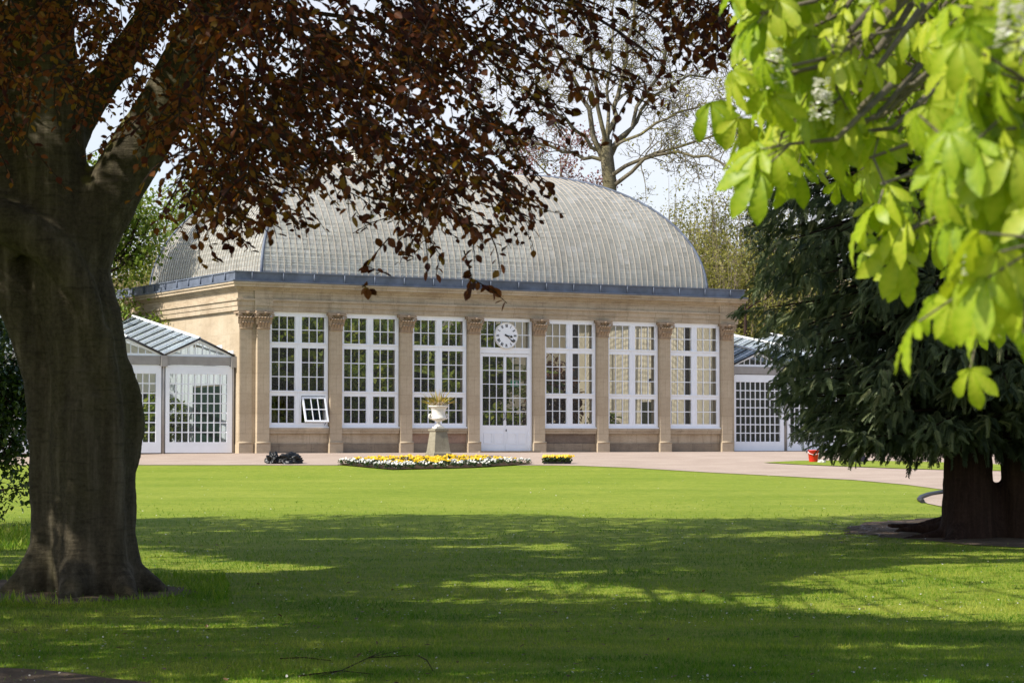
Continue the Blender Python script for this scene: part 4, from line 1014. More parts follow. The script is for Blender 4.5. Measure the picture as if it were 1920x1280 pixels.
def frond_template(seed):
    r = np.random.default_rng(seed); V = []; F = []
    def blade(p, d_, L6, w_):
        d_ = d_/np.linalg.norm(d_); s1 = np.cross(d_, [0, 0, 1.0]); s1 /= np.linalg.norm(s1); s2 = np.cross(s1, d_)
        for s_ in (s1, s2):
            b = len(V); V.extend([p-s_*w_*.5, p+d_*L6*.55-s_*w_*.55, p+d_*L6+np.array([0, 0, -.04]), p+d_*L6*.5+s_*w_*.55]); F.append((b, b+1, b+2, b+3))
    for k in range(14):
        s_ = .06+.94*k/13; p = np.array([0, s_, -.30*s_*s_])
        L6 = .30*(1-.55*s_)*r.uniform(.8, 1.2)
        for sx in (-1, 1): blade(p, np.array([sx*.8, .62, -.42+r.normal()*.15]), L6, .052)
    blade(np.array([0, .0, 0]), np.array([0, 1, -.2]), .8, .05); blade(np.array([0, .75, -.17]), np.array([0, 1, -.7]), .4, .06)
    return np.array(V), np.array(F)
FR = [frond_template(1), frond_template(2)]
def conifer_crown(cx, cy_, zb, ztop, rad_fn, nb_, per, fl_, trim=None, ex=1.6):
    P_, D_, S_, Rn = [], [], [], []; br = MB()
    for k in range(nb_):
        t_ = (k+rng.random())/nb_; z0 = zb+(ztop-zb)*t_**ex; az = k*2.39996+rng.normal()*.3; L7 = rad_fn(z0, az)*rng.uniform(.8, 1.08); dv = np.array([math.cos(az), math.sin(az), 0]); sd = np.array([-dv[1], dv[0], 0]); drp = rng.uniform(.22, .42)*(.55 if z0 < 3 else 1)
        f_ = lambda s_: np.array([cx, cy_, z0])+dv*L7*s_+np.array([0, 0, L7*(.12*s_-drp*s_*s_+.05*s_**6)])
        bpts = [f_(q) for q in np.linspace(0, .88, 9)]
        if trim is not None: bpts = [q for j, q in enumerate(bpts) if j < 2 or trim(q+np.array([dv[0], dv[1], 0])*.35)]
        br.tube(bpts, list(np.linspace(.05, .008, len(bpts))), 5)
        for j in range(per):
            s_ = 1-rng.random()**1.3*.78; q = f_(s_); tg = f_(min(1, s_+.05))-f_(s_-.05); tg /= np.linalg.norm(tg); sg = 1 if j % 2 else -1
            off = rng.random()*.55*(1.15-s_)*L7*.45
            d_ = tg*.7+sd*sg*rng.uniform(.1, 1.0)+rng.normal(size=3)*.38+np.array([0, 0, -.36])
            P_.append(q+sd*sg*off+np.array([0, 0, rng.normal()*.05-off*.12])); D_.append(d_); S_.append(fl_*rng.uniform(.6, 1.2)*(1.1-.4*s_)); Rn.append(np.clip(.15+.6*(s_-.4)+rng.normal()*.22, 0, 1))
    P_, D_, S_, Rn = map(np.array, (P_, D_, S_, Rn))
    if trim is not None:
        k_ = np.array([trim(q) for q in P_]); P_, D_, S_, Rn = P_[k_], D_[k_], S_[k_], Rn[k_]
    pick = rng.integers(0, 2, len(P_)); out = []
    for t_ in (0, 1):
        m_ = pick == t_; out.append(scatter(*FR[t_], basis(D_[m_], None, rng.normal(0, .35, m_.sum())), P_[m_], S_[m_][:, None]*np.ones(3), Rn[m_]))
    return out, br
def crad(z, az):
    r = lerp_tab(z, [(0, 2.6), (1.7, 2.75), (2.6, 3.3), (3.2, 3.4), (4.2, 3.9), (5.5, 3.9), (7, 3.7), (9, 3.5), (13, 2.0), (15, .8)])
    return r
def ctrim(q):
    px, py = proj(q)
    if px < np.interp(py, [250, 330, 400, 480, 560, 600, 640, 700, 760, 830], [1450, 1445, 1425, 1430, 1395, 1385, 1425, 1455, 1470, 1490])+14*mnoise.noise(Vector((py*.06, 1.3, 2))): return False
    return py < np.interp(px, [1380, 1440, 1500, 1550, 1600, 1700, 1760, 1900], [740, 790, 825, 838, 868, 880, 905, 880])
c1, b1 = conifer_crown(7.15, 36, 1.75, 11.5, crad, 470, 60, .37, ctrim, 1.12)
c2, b2 = conifer_crown(7.95, 36.2, 2.2, 12.5, lambda z, a: crad(z, a)*.92, 230, 40, .37, ctrim, 1.2)
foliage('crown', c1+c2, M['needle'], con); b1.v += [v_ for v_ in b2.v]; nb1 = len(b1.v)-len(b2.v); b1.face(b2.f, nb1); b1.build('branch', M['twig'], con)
# ------------------------------------------------------------------ background trees
rmin = [.006]
def grow(mb, tips, p, d, L8, r, lev, maxlev, up=.1, wig=.22):
    n = 5 if lev < 2 else 4; pts = [Vector(p)]; d = Vector(d).normalized(); dirs = []
    for k in range(n):
        d = (d+Vector(rng.normal(size=3))*wig+Vector((0, 0, up))).normalized(); pts.append(pts[-1]+d*(L8/n)); dirs.append(d.copy())
    mb.tube(pts, [r*(1-.7*k/n) for k in range(n+1)], 6 if lev == 0 else 4 if lev < 2 else 3, cap=False)
    if lev >= maxlev: tips.append(pts[-1]); tips.append(pts[-2]); return
    side_branches(mb, tips, pts, r, L8, lev, maxlev, up, wig)
def side_branches(mb, tips, pts, r, L8, lev, maxlev, up=.1, wig=.22, dens=None):
    nb_ = dens or (6 if lev == 0 else 5)
    for k in range(nb_):
        s_ = .25+.75*(k+rng.random())/nb_; x = s_*(len(pts)-1); i = min(len(pts)-2, int(x)); q = pts[i].lerp(pts[i+1], x-i); tg = (pts[i+1]-pts[i]).normalized()
        sd = tg.cross(Vector(rng.normal(size=3))).normalized(); dd = tg*.55+sd*.85
        grow(mb, tips, q, dd, L8*rng.uniform(.32, .55)*(1.15-.4*s_), max(rmin[0], r*.42*(1.1-.5*s_)), lev+1, maxlev, up, wig)
def fleck(tips, n, spread, ls):
    Tp = np.array([tuple(t_) for t_ in tips]); k = rng.integers(0, len(Tp), n); q = Tp[k]+rng.normal(size=(n, 3))*spread
    return scatter(LEAF_V, LEAF_F, basis(rdir(n)), q, (ls*rng.uniform(.6, 1.3, n))[:, None]*np.ones(3))
DT = 104.0
bt = empty('bare_tree', (0, 0, 0)); tag(bt, 'tall bare tree with wide grey limbs rising behind the glass dome', 'tree')
rmin[0] = .016; tk = MB(); tips = []
tw = lambda px, py, dd=0: Vector(at(px, py, DT+dd))
base = Vector((tw(1140, 400)[0], DT, float(T(DT))-.3))
tk.tube([base, base+Vector((0, 0, 2)), tw(1142, 420), tw(1143, 340), tw(1137, 285), tw(1138, 262)], [.55, .42, .36, .32, .30, .24], 10)
LIMB = [([(1132, 300), (1112, 235), (1085, 165), (1045, 95), (1000, 10), (960, -80)], .2, 0), ([(1138, 275), (1158, 200), (1172, 110), (1190, 0), (1200, -120)], .2, 1), ([(1135, 285), (1122, 200), (1110, 100), (1118, -10), (1100, -120)], .17, -1.5),
        ([(1143, 300), (1185, 225), (1240, 165), (1320, 140), (1390, 105)], .15, 1), ([(1143, 330), (1190, 305), (1250, 280), (1330, 255), (1420, 238)], .16, -1), ([(1146, 350), (1185, 312), (1250, 285), (1330, 298), (1385, 325), (1402, 350)], .15, -2),
        ([(1130, 300), (1075, 288), (1010, 270), (950, 250), (905, 225)], .14, .5), ([(1130, 285), (1080, 245), (1020, 190), (960, 160), (900, 110)], .14, -1), ([(1142, 285), (1200, 200), (1250, 90), (1290, 0), (1310, -100)], .16, .5), ([(1140, 280), (1230, 230), (1300, 200), (1370, 195)], .12, -1.5), ([(1136, 270), (1140, 170), (1150, 60), (1150, -60)], .14, 2)]
for L9, r, dd in LIMB:
    pts = [tw(x, y, dd*k/(len(L9)-1)*2) for k, (x, y) in enumerate(L9)]; pp = []
    for k in range(len(pts)-1):
        for j in range(3): pp.append(pts[k].lerp(pts[k+1], j/3)+Vector(rng.normal(size=3))*(.10 if k or j else 0))
    pts = pp+[pts[-1]]; n = len(pts)
    r *= .68
    tk.tube(pts, [r*(1-.72*k/(n-1)) for k in range(n)], 7, cap=False); tot = sum((pts[k+1]-pts[k]).length for k in range(n-1))
    side_branches(tk, tips, pts, r*.8, tot*.58, 0, 3, .06, .26, 22)
rmin[0] = .006
tk.build('trunk', M['greybark'], bt)
foliage('crown', [fleck(tips, 5200, .13, .13)], M['budleaf'], bt)

def small_tree(name, lab, x, y, h, r, leafmat, nleaf, ls, barkmat, cat='tree', lean=0.0, nl=8, cz=.6, zb=None):
    rt = empty(name, (x, y, float(T(y)) if zb is None else zb)); tag(rt, lab, cat); mb = MB(); tips = []
    mb.tube([(0, 0, -.3), (lean*.3, 0, h*.3), (lean, 0, h*.62)], [.05*h*.45+.05, .03*h*.4+.03, .03], 7)
    for k in range(nl):
        az = k*2.4+rng.random(); z = h*rng.uniform(.18, .6); grow(mb, tips, (lean*z/h, 0, z), (math.cos(az)*.9, math.sin(az)*.9, rng.uniform(.3, 1.3)), r*rng.uniform(.7, 1.1), .03+.008*h*.3, 1, 3, .05)
    mb.build('trunk', barkmat, rt)
    Tp = np.array([tuple(t_) for t_ in tips]); k = rng.integers(0, len(Tp), nleaf); q = Tp[k]+rng.normal(size=(nleaf, 3))*(.09*r)
    foliage('crown', [scatter(LEAF_V, LEAF_F, basis(rdir(nleaf, .3)), q, (ls*rng.uniform(.6, 1.3, nleaf))[:, None]*np.ones(3))], leafmat, rt); return rt
X_ = lambda px, d: (px-960)/FPX*d
small_tree('plum_tree', 'purple budding tree just left of the bare tree behind the dome', X_(1052, 109), 109, 15.5, 3.0, M['plumleaf'], 8500, .15, M['twigpale'], nl=12)
small_tree('plum_tree', 'pinkish blossoming tree behind the ridge of the dome and roof ventilator', X_(690, 112), 112, 13.0, 3.2, M['plumleaf'], 5200, .15, M['twigpale'], nl=12)
small_tree('spring_tree', 'light green leafy tree standing between the beech trunk and the dome', -13.9, 77.6, 14.0, 2.7, M['springleaf'], 11000, .18, M['twig'], nl=26)
small_tree('dark_tree', 'small dark trunked tree with a crooked limb right of the dome', X_(1398, 96), 96, 9.2, 2.6, M['budleaf'], 900, .13, M['twig'], nl=7)
small_tree('hawthorn', 'twiggy tree in new leaf on the bank left of the dome', X_(330, 108), 108, 11.5, 3.4, M['springleaf'], 7000, .18, M['twigpale'], nl=12)
sp_, sb_ = conifer_crown(0, 0, .8, 8.6, lambda z, a: 2.3*(1-z/9.5)+.3, 70, 22, .6)
spr = empty('spruce_tree', (X_(1425, 103), 103, float(T(103)))); tag(spr, 'young spruce on the bank behind the right wing', 'tree'); foliage('crown', sp_, M['needle'], spr); sb_.tube([(0, 0, -.2), (0, 0, 8.8)], [.16, .03], 7); sb_.build('trunk', M['twig'], spr)

# thicket on the bank: one mass of thin stems and fresh leaves
def thicket(name, x0, x1, y0, y1, n, hmin, hmax, nleaf):
    mb = MB(); tips = []
    for k in range(n):
        x = rng.uniform(x0, x1); y = rng.uniform(y0, y1); h = rng.uniform(hmin, hmax); b = Vector((x, y, float(T(y))-.1)); ln_ = Vector((rng.normal()*.25, rng.normal()*.25, 0))
        pts = [b, b+ln_*.4+Vector((0, 0, h*.4)), b+ln_+Vector((0, 0, h*.75)), b+ln_*1.4+Vector((0, 0, h))]; mb.tube(pts, [.05, .035, .02, .008], 4, cap=False)
        for j in range(7):
            z = rng.uniform(.25, .98); q = pts[1].lerp(pts[3], max(0, (z-.4)/.6)) if z > .4 else pts[0].lerp(pts[1], z/.4); e_ = q+Vector((rng.normal()*.5, rng.normal()*.5, rng.uniform(.2, .9))); mb.tube([q, e_], [.012, .004], 3, cap=False); tips += [e_, q.lerp(e_, .6), q]
    v, f, r = fleck(tips, nleaf, .22, .14)
    me = mb.mesh(name); nv = len(me.vertices)
    allv = np.concatenate([np.array(mb.v), v]); 
    tri = [tuple(q) for q in mb.f]; fb = [tuple(int(i)+nv for i in q) for q in f]
    me2 = bpy.data.meshes.new(name); me2.from_pydata([tuple(q) for q in allv], [], tri+fb); a = me2.attributes.new('rnd', 'FLOAT', 'POINT'); a.data.foreach_set('value', np.concatenate([np.zeros(nv), r]).astype(np.float32))
    me2.materials.append(M['twigpale']); me2.materials.append(M['budleaf']); me2.polygons.foreach_set('material_index', np.array([0]*len(tri)+[1]*len(fb), np.int32)); me2.update()
    o = bpy.data.objects.new(name, me2); col.objects.link(o); tag(o, kind='stuff'); return o
thicket('thicket', X_(1215, 104), X_(1560, 104), 97, 114, 460, 4.2, 8.4, 66000)
thicket('thicket', X_(170, 104), X_(420, 104), 100, 114, 160, 4, 7.5, 14000)
thicket('thicket', X_(420, 104), X_(1215, 108), 104, 116, 110, 3, 5.0, 6000)

# holly at the left edge, and the creeper on the flank wall
hb_ = empty('holly_bush', (X_(-45, 38), 38, float(T(38)))); tag(hb_, 'dark glossy holly bush at the left edge behind the beech trunk', 'bush')
k = MB(); tips = []
k.tube([(0, 0, -.2), (0, 0, 1.5), (.1, 0, 4.2)], [.12, .09, .03], 7)
for j in range(34):
    az = j*2.4; grow(k, tips, (0, 0, rng.uniform(.6, 3.6)), (math.cos(az), math.sin(az), rng.uniform(-.3, .5)), rng.uniform(.8, 1.2), .03, 1, 3, -.02)
k.build('stem', M['twig'], hb_)
n = 11000; Tp = np.array([tuple(t_) for t_ in tips]); q = Tp[rng.integers(0, len(Tp), n)]+rng.normal(size=(n, 3))*.12; q = q[q[:, 2] > -.1+.5*rng.random(len(q))]; n = len(q)
foliage('foliage', [scatter(LEAF_V*np.array([1.1, 1, 1.6]), LEAF_F, basis(rdir(n, .3)), q, (.10*rng.uniform(.7, 1.2, n))[:, None]*np.ones(3))], M['darkleaf'], hb_)
cr_ = empty('creeper', bworld(-.95, 8.6, 4.0), BR); tag(cr_, 'yellow green creeper hanging on the sunlit flank wall above the left wing', 'creeper')
n = 900; q = np.stack([rng.uniform(-.25, .1, n), rng.normal(0, 1.0, n), rng.normal(0, .32, n)], 1)
foliage('leaves', [scatter(LEAF_V, LEAF_F, basis(rdir(n, .4)), q, (.12*rng.uniform(.7, 1.3, n))[:, None]*np.ones(3))], M['springleaf'], cr_)

# ------------------------------------------------------------------ path, soil, edging
gp = lambda L_px: [tuple(ground(x, y)[:2]) for x, y in L_px]
path = gp([(-300, 871.6), (0, 871.7), (250, 871.8), (500, 871.9), (640, 872), (1000, 872.1), (1080, 873), (1180, 877), (1300, 884), (1450, 892), (1600, 900), (1700, 909), (1760, 917), (1900, 935), (2300, 960)])
path = path + [(40, 66), (40, 92), (20.0, 92), (-40, 92), (-40, 66)]
sheet('path', path, .012, M['gravel'], .25)
isl = gp([(1430, 868.5), (1500, 865), (1600, 864.5), (1700, 866), (1800, 869), (1900, 873), (1900, 884), (1780, 882), (1700, 880), (1600, 876), (1500, 872)])
sheet('lawn_island', isl, .03, M['lawn'], .2)
bay = gp([(1722, 938), (1735, 931), (1780, 925), (1850, 924), (2000, 930), (2000, 970), (1850, 962), (1780, 953), (1740, 945)])
sheet('path', bay, .016, M['gravel'], .2)
pts = [ground(x, y) for x, y in ((1730, 943), (1723, 939), (1726, 935), (1740, 930), (1762, 926), (1790, 923), (1830, 921))]
em = MB(); em.tube([(p[0], p[1], p[2]+.04) for p in pts], .045, 6); eo = em.build('lawn_edging', M['dark'], None); tag(eo, 'curved dark metal lawn edging around the gravel beside the conifer trunk', 'edging')
soil1 = gp([(1570, 992), (1640, 978), (1720, 972), (1800, 970), (1900, 972), (2050, 985), (2080, 1030), (1900, 1026), (1790, 1021), (1700, 1012), (1620, 1002)])
sheet('soil', soil1, .008, M['earth'], .12, wob=.5)
soil2 = gp([(-80, 1100), (20, 1086), (200, 1082), (330, 1102), (372, 1112), (300, 1122), (210, 1128), (100, 1133), (-20, 1126)])
sheet('soil', soil2, .008, M['earth'], .08, wob=.6)
nearp = [tuple(ground(x, y)[:2]) for x, y in ((-900, 1238), (-100, 1250), (60, 1254), (200, 1268), (340, 1290), (420, 1320))]
sheet('path', nearp+[(0, 17.4), (-2, 15), (-16, 15)], .010, M['earth'], .08, wob=.2)
nd = 420                                                        # fallen red needles round the conifer: loose litter
q = []
while len(q) < nd:
    px, py = rng.normal(1650, 85), rng.normal(992, 12)
    if py > 968: q.append(ground(px, py)+np.array([0, 0, .015]))
ln__ = foliage('fallen_needles', [scatter(QUAD_V*np.array([.12, 1, 1]), QUAD_F, basis(rdir(nd, 0, .02)), np.array(q), np.full((nd, 3), .16)*rng.uniform(.5, 1.3, (nd, 1)))], leaf_mat('dry_needles', [(0, (.12, .05, .025)), (1, (.2, .10, .05))], [(0, (.1, .04, .02)), (1, (.1, .04, .02))], .05)); tag(ln__, kind='stuff')

# ------------------------------------------------------------------ urn on its pedestal
g0 = ground(822, 858); PD = (g0[0], g0[1], g0[2])
pe = empty('pedestal', (PD[0], PD[1], PD[2]-.03), BR); tag(pe, 'tapering weathered stone pedestal standing in the flower bed', 'pedestal')
a = MB(); a.frustum(.30, .30, 0, .17); a.frustum(.30, .265, .17, .20); a.build('base', M['pedestal'], pe)
a = MB(); a.frustum(.262, .19, .201, .80); a.frustum(.15, .15, .80, .805); a.build('shaft', M['pedestal'], pe)
a = MB(); a.frustum(.20, .225, .801, .83); a.frustum(.225, .225, .83, .875); a.frustum(.17, .165, .876, .90); a.build('cap', M['pedestal'], pe)
ur = empty('urn', (PD[0], PD[1], PD[2]+.87), BR); tag(ur, 'white campana urn with two scrolled handles on the tapering pedestal', 'urn')
a = MB(); a.frustum(.13, .13, 0, .05); a.lathe([(.125, .05), (.12, .075), (.075, .11), (.05, .16), (.058, .175), (.05, .19), (.09, .215), (.20, .25)], n=28); a.build('foot', M['dirtywhite'], ur)
a = MB(); a.lathe([(.09, .213), (.19, .245), (.23, .285), (.235, .32)], n=60, flute=20, fl=.035); a.lathe([(.21, .30), (.225, .325), (.205, .345), (.20, .42), (.205, .50), (.225, .57), (.26, .615), (.30, .635), (.315, .65), (.305, .668), (.27, .665), (.25, .60)], n=32); a.build('bowl', M['dirtywhite'], ur)
for sx in (-1, 1):
    a = MB(); a.tube([(sx*.20, 0, .30), (sx*.27, 0, .285), (sx*.315, 0, .33), (sx*.30, 0, .40), (sx*.255, 0, .42), (sx*.25, 0, .375), (sx*.28, 0, .36)], [.03, .028, .026, .026, .024, .02, .016], 8)
    a.lathe([(.03, -.03), (.045, 0), (.03, .03)], (sx*.225, -.0, .36), 8); a.build('handle', M['dirtywhite'], ur)
pk = empty('spiky_plant', (PD[0], PD[1], PD[2]+1.50), BR); tag(pk, 'yellow striped spiky plant with dry trailing stems in the white urn', 'plant')
n = 62; P_ = []
az = rng.random(n)*6.283; el = rng.uniform(.35, 1.45, n); d_ = np.stack([np.cos(az)*np.cos(el), np.sin(az)*np.cos(el), np.sin(el)], 1)
bl = np.array([[-.5, 0, 0], [.5, 0, 0], [.42, .55, -.02], [.06, 1, -.12], [-.06, 1, -.12], [-.42, .55, -.02]]); bf = np.array([[0, 1, 2, 5], [5, 2, 3, 4]])
foliage('blades', [scatter(bl, bf, basis(d_, None, rng.uniform(-1.5, 1.5, n)), np.stack([np.cos(az)*.05, np.sin(az)*.05, np.zeros(n)], 1), np.stack([np.full(n, .035), rng.uniform(.35, .62, n), rng.uniform(.3, .6, n)], 1))],
        leaf_mat('striped_blade', [(0, (.16, .15, .02)), (.45, (.38, .30, .04)), (.7, (.50, .36, .05)), (1, (.30, .14, .04))], [(0, (.4, .35, .05)), (1, (.6, .45, .08))], .3), pk)
n = 150; az = rng.random(n)*6.283; d_ = np.stack([np.cos(az), np.sin(az), rng.uniform(-.5, .4, n)], 1)
foliage('dry_stems', [scatter(bl, bf, basis(d_), np.stack([np.cos(az)*.16, np.sin(az)*.16, rng.uniform(.08, .16, n)], 1), np.stack([np.full(n, .012), rng.uniform(.12, .28, n), rng.uniform(.2, .5, n)], 1))], leaf_mat('dry_stem', [(0, (.40, .33, .27)), (1, (.55, .47, .40))], [(0, (.3, .25, .2)), (1, (.3, .25, .2))], .1), pk)

# ------------------------------------------------------------------ flower bed
bedpx = [(634, 871.5), (690, 866), (760, 863.5), (900, 863), (960, 866), (1000, 870.5), (880, 877.5), (735, 881), (680, 876)]
bed = gp(bedpx); bo = sheet('flower_bed', bed, .03, M['soil'], .12); bo['kind'] = 'thing'; tag(bo, 'bed of dark soil planted with yellow and white pansies around the pedestal', 'flower bed')
def pansy_mesh(name, petal, seed):
    r_ = np.random.default_rng(seed); v1 = []; n = 46
    a_ = r_.random(n)*6.283; q = np.stack([np.cos(a_)*r_.random(n)*.10, np.sin(a_)*r_.random(n)*.10, r_.uniform(.0, .11, n)], 1)
    g_ = scatter(LEAF_V*np.array([1.3, 1, 1]), LEAF_F, basis(r_.normal(size=(n, 3))+np.array([0, 0, .4])), q, np.full((n, 3), .05), r_.random(n))
    fl_ = []
    for k in range(7 if petal == 'yellow' else 5):
        c = np.array([r_.normal()*.065, r_.normal()*.065-.01, .11+r_.random()*.045]); nrm = np.array([r_.normal()*.45, -.7+r_.normal()*.3, .65]); nrm /= np.linalg.norm(nrm); s1 = np.cross(nrm, [0, 0, 1.0]); s1 /= np.linalg.norm(s1); s2 = np.cross(s1, nrm)
        an = np.linspace(0, 6.283, 5, endpoint=False)+r_.random(); dd = np.cos(an)[:, None]*s1+np.sin(an)[:, None]*s2
        fl_.append(scatter(LEAF_V*np.array([1.7, 1, .3]), LEAF_F, basis(dd, np.tile(nrm, (5, 1))), np.tile(c, (5, 1)), np.full((5, 3), .034), r_.random(5)))
    return np_mesh(name+'_leaves', *merge([g_])), np_mesh(name+'_flowers', *merge(fl_))
kinds = {}
for nm_, pm, sd in (('yellow', 'yellow', 1), ('white', 'whitepetal', 4)):
    kinds[nm_] = []
    for k in range(3):
        a, b = pansy_mesh(nm_, pm, sd+k*10); a.materials.append(M['darkleaf']); b.materials.append(M[pm]); kinds[nm_].append((a, b))
def pansy(nm_, p, lab, group):
    a, b = kinds[nm_][int(rng.integers(3))]
    o = bpy.data.objects.new('pansy', b); col.objects.link(o); o.location = p; o.rotation_euler = (0, 0, rng.normal()*.6); s_ = rng.uniform(.75, 1.1); o.scale = (s_, s_, s_); tag(o, lab, 'flower', group)
    c = bpy.data.objects.new('leaves', a); col.objects.link(c); c.parent = o
B2 = np.array(bed); cc = B2.mean(0); placed = []
tries = 0
while len(placed) < 185 and tries < 40000:
    tries += 1; p = np.array([rng.uniform(B2[:, 0].min(), B2[:, 0].max()), rng.uniform(B2[:, 1].min(), B2[:, 1].max())])
    if not inpoly(p[0], p[1], bed): continue
    if any((p[0]-q[0])**2+(p[1]-q[1])**2 < .17**2 for q in placed): continue
    if abs(p[0]-PD[0]) < .38 and abs(p[1]-PD[1]) < .42: continue
    placed.append(p)
    px, py = proj((p[0], p[1], float(T(p[1]))))
    front = np.interp(px, [634, 735, 880, 1000], [871.5, 881, 877.5, 870.5])
    wht = (front-py) < 4.8+1.2*rng.normal() or px > 955+10*rng.normal() or px < 660
    z = float(T(p[1]))+.03
    if wht: pansy('white', (p[0], p[1], z), 'white pansy in the outer rows of the flower bed', 'white pansies edging the flower bed')
    else: pansy('yellow', (p[0], p[1], z), 'golden yellow pansy in the middle of the flower bed', 'yellow pansies in the flower bed')
# trays of pansies waiting on the grass
for i, (px, lab) in enumerate(((1032, 'black nursery tray of yellow pansies on the grass, end nearer the urn'), (1057, 'black nursery tray of yellow pansies on the grass, end nearer the conifer'))):
    g1 = ground(px, 870); tr = empty('flower_tray', (g1[0], g1[1]+.1, g1[2]), .05); tag(tr, lab, 'tray', 'trays of yellow pansies on the grass')
    a = MB(); a.box(-.185, .185, -.15, .15, .0, .012); a.box(-.19, .19, -.16, -.15, .0, .07); a.box(-.19, .19, .15, .16, 0, .07); a.box(-.19, -.18, -.15, .15, 0, .07); a.box(.18, .19, -.15, .15, 0, .07); a.build('tray', M['black'], tr)
    fs, ls_ = [], []
    for x in np.linspace(-.14, .14, 5):
        for y in (-.1, 0, .1):
            a, b = kinds['yellow'][int(rng.integers(3))]
            c = bpy.data.objects.new('plug_plant', b); col.objects.link(c); c.parent = tr; c.location = (x, y, .03); c.scale = (.95, .95, 1.45)
            l2 = bpy.data.objects.new('leaves', a); col.objects.link(l2); l2.parent = c

# ------------------------------------------------------------------ small things
def lumpy(name, rx, ry, rz, seed, mat, parent=None, fold=.3):
    bm = bmesh.new(); bmesh.ops.create_icosphere(bm, subdivisions=5, radius=1)
    for v_ in bm.verts:
        p = v_.co.copy(); k_ = 1+fold*mnoise.noise(p*1.7+Vector((seed, 0, 0)))+fold*.55*mnoise.noise(p*4.2+Vector((0, seed, 0)))+fold*.3*abs(mnoise.noise(p*9+Vector((0, 0, seed))))
        v_.co = Vector((p.x*rx*k_, p.y*ry*k_, max(-.02, p.z*k_+.55)*rz))
    me = bpy.data.meshes.new(name); bm.to_mesh(me); bm.free(); me.polygons.foreach_set('use_smooth', [True]*len(me.polygons)); return link_mesh(name, me, mat, parent)
M['binbag'] = plain('bin_bag_plastic', (.008, .009, .010), .38, .35, .3, 5, 0, .5)
g1 = ground(535, 870); bag = empty('rubbish_bag', (g1[0], g1[1]+.15, g1[2])); tag(bag, 'half full black plastic rubbish bag lying at the lawn edge', 'bag')
a = lumpy('bag_body', .36, .25, .19, 3.1, M['binbag'], bag, .45); a.location = (.08, 0, 0)
a = lumpy('bag_neck', .17, .15, .19, 7.7, M['binbag'], bag, .6); a.location = (-.36, -.02, 0)
bk = empty('bucket', (*ground(1525, 867)[:2], ground(1525, 867)[2]+.02)); tag(bk, 'red plastic bucket standing on the strip of grass by the path', 'bucket')
M['red'] = plain('red_plastic', (.72, .035, .022), .4, .4, .06, 5)
a = MB(); a.lathe([(.115, 0), (.12, .01), (.155, .31), (.168, .315), (.168, .335), (.15, .335), (.145, .30), (.11, .02)], n=28); a.build('body', M['red'], bk)
a = MB(); a.tube([(-.16, 0, .31), (-.13, -.13, .24), (0, -.19, .2), (.13, -.13, .24), (.16, 0, .31)], .008, 5); a.build('handle', M['white'], bk)
gl = MB(); g1 = ground(1541, 869)
glo = lumpy('work_glove', .10, .07, .05, 5.0, plain('pale_cloth', (.62, .60, .52), .9, .1, .2, 20)); glo.location = (g1[0], g1[1], g1[2]+.03); tag(glo, 'crumpled pale work glove on the grass beside the red bucket', 'glove')
g1 = ground(1612, 866); dbg = empty('dark_sack', (g1[0], g1[1], g1[2])); tag(dbg, 'dark purple sack standing under the conifer branches near the rake', 'sack')
a = MB(); a.lathe([(.24, 0), (.25, .05), (.16, .16), (.12, .30), (.13, .50), (.10, .62)], n=20); a.build('body', plain('dark_cloth', (.022, .018, .03), .8, .2, .3, 8, 0, .4), dbg)
rk = empty('rake', (*ground(1604, 873)[:2], ground(1604, 873)[2]+.02), .05); tag(rk, 'garden rake lying tines up on the grass under the conifer', 'rake')
a = MB(); a.tube([(-.33, 0, .10), (.28, 0, .10)], .012, 6)
for x in np.linspace(-.31, .26, 14): a.tube([(x, 0, .10), (x, -.03, .02)], .006, 4)
a.build('head', M['dark'], rk); a = MB(); a.tube([(0, 0, .10), (.4, .9, .03), (.6, 1.4, .015)], .014, 6); a.build('handle', M['twigpale'], rk)
tg_ = empty('pole_lamp', (X_(356, 99), 99, float(T(99)))); tag(tg_, 'slim grey lamp column on the bank behind the left end of the dome', 'lamp post')
a = MB(); a.tube([(0, 0, 0), (0, 0, 6.4)], [.07, .05], 8); a.build('column', M['steel'], tg_); a = MB(); a.lathe([(.05, 6.4), (.16, 6.5), (.18, 6.75), (.1, 6.9)], n=12); a.build('lamp_head', M['dark'], tg_)
for (lab, pts_, r_) in (('long forked dead twig lying in the shaded grass at the bottom of the lawn', [(560, 1272), (640, 1262), (690, 1238), (755, 1222)], .006), ('thin reddish twig sticking up from the shaded grass', [(785, 1234), (800, 1242), (812, 1262)], .006), ('short dead twig lying in the grass nearest the beech', [(525, 1239), (570, 1237), (620, 1243)], .006)):
    t_ = MB(); gp_ = [ground(x, y)+np.array([0, 0, .025]) for x, y in pts_]; t_.tube(gp_, [r_, r_*.9, r_*.6, r_*.4][:len(gp_)], 6)
    if 'forked' in lab:
        for s0, e0 in (((690, 1238), (720, 1228)), ((640, 1262), (700, 1272)), ((690, 1238), (770, 1236)), ((640, 1262), (600, 1275))): t_.tube([ground(*s0)+np.array([0, 0, .025]), ground(*e0)+np.array([0, 0, .04])], [.005, .002], 5)
    o = t_.build('fallen_twig', M['redbark']); tag(o, lab, 'twig')

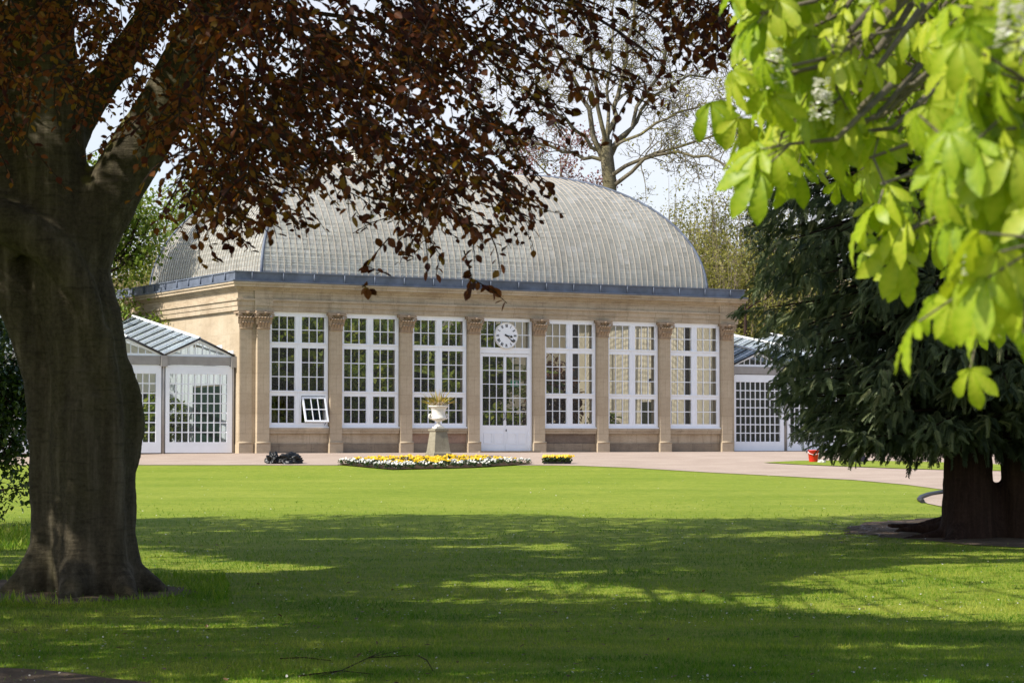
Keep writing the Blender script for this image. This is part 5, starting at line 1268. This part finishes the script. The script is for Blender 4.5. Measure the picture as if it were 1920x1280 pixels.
# ------------------------------------------------------------------ grass
def inshade_px(x, y): return True
bladev = np.array([[-.5, 0, 0], [.5, 0, 0], [.32, .6, .04], [0, 1, .16]]); bladef = np.array([[0, 1, 2, 3]])
def grass(n, y0, y1, hmin, hmax, wd, px0=-60, px1=1980, mask=None):
    u = rng.random(n); y = 1/np.sqrt(1/y0**2+(1/y1**2-1/y0**2)*u); x = (rng.uniform(px0, px1, n)-960)/FPX*y
    keep = np.ones(n, bool)
    if mask is not None: keep = mask(x, y)
    keep &= rng.random(n) < np.clip((47-y)/16, 0, 1)
    x, y = x[keep], y[keep]; n = len(x)
    d_ = rng.normal(size=(n, 3))*np.array([.45, .45, 0])+np.array([0, 0, 1.0])
    h = rng.uniform(hmin, hmax, n)*(1+.35*np.sin(x*1.7+np.sin(y*.9)*2)*np.sin(y*2.3))
    return scatter(bladev, bladef, basis(d_, np.stack([np.cos(x*977), np.sin(x*977), np.zeros(n)], 1)), np.stack([x, y, T(y)], 1), np.stack([np.full(n, wd)*(y/22), h, h], 1), np.clip(rng.random(n)*.6+.2+.75*np.array([mnoise.noise(Vector((a_*.30, b_*1.1, 3.1)))+.6*mnoise.noise(Vector((a_*1.3, b_*3.0, 7.7))) for a_, b_ in zip(x, y)]), 0, 1))
def gmask(x, y):
    k = np.ones(len(x), bool)
    for poly in (soil1, soil2, nearp+[(0, 17.4), (-2, 15), (-16, 15)]):
        k &= ~np.array([inpoly(a_, b_, poly) and rng.random() > .02 for a_, b_ in zip(x, y)])
    return k
gA = grass(190000, 17.2, 63, .022, .05, .0055, mask=gmask)
gB = grass(5000, 25, 29.5, .06, .14, .006, -60, 430, gmask)
gC = grass(1600, 33, 38.5, .08, .2, .006, -60, 62)
go_ = foliage('grass', [gA, gB, gC], M['grassblade']); tag(go_, kind='stuff')
n = 1900; y = 1/np.sqrt(1/18**2+(1/62**2-1/18**2)*rng.random(n)); x = (rng.uniform(-60, 1980, n)-960)/FPX*y
k_ = np.array([mnoise.noise(Vector((a_*.3, b_*.3, 0))) > -.1 for a_, b_ in zip(x, y)]); x, y = x[k_], y[k_]; n = len(x)
po = foliage('petals', [scatter(LEAF_V*np.array([1.4, 1, 1]), LEAF_F, basis(rdir(n, 0, .3)), np.stack([x, y, T(y)+.03], 1), (.022*rng.uniform(.6, 1.5, n)*(y/30)**.5)[:, None]*np.ones(3))], M['whitepetal']); tag(po, kind='stuff')

n = 420; y = 1/np.sqrt(1/17.5**2+(1/40**2-1/17.5**2)*rng.random(n)); x = (rng.uniform(-60, 1980, n)-960)/FPX*y; k_ = rng.random(n) < np.clip(1.15-np.abs(x+3.5)/7, .15, 1); x, y = x[k_], y[k_]; n = len(x)
lo = foliage('fallen_leaves', [scatter(OVAL_V, OVAL_F, basis(rdir(n, 0, .25)), np.stack([x, y, T(y)+.03], 1), (.055*rng.uniform(.6, 1.3, n))[:, None]*np.ones(3))], leaf_mat('dry_leaf', [(0, (.07, .03, .015)), (.6, (.15, .085, .04)), (1, (.28, .2, .1))], [(0, (.1, .05, .02)), (1, (.2, .1, .04))], .1)); tag(lo, kind='stuff')
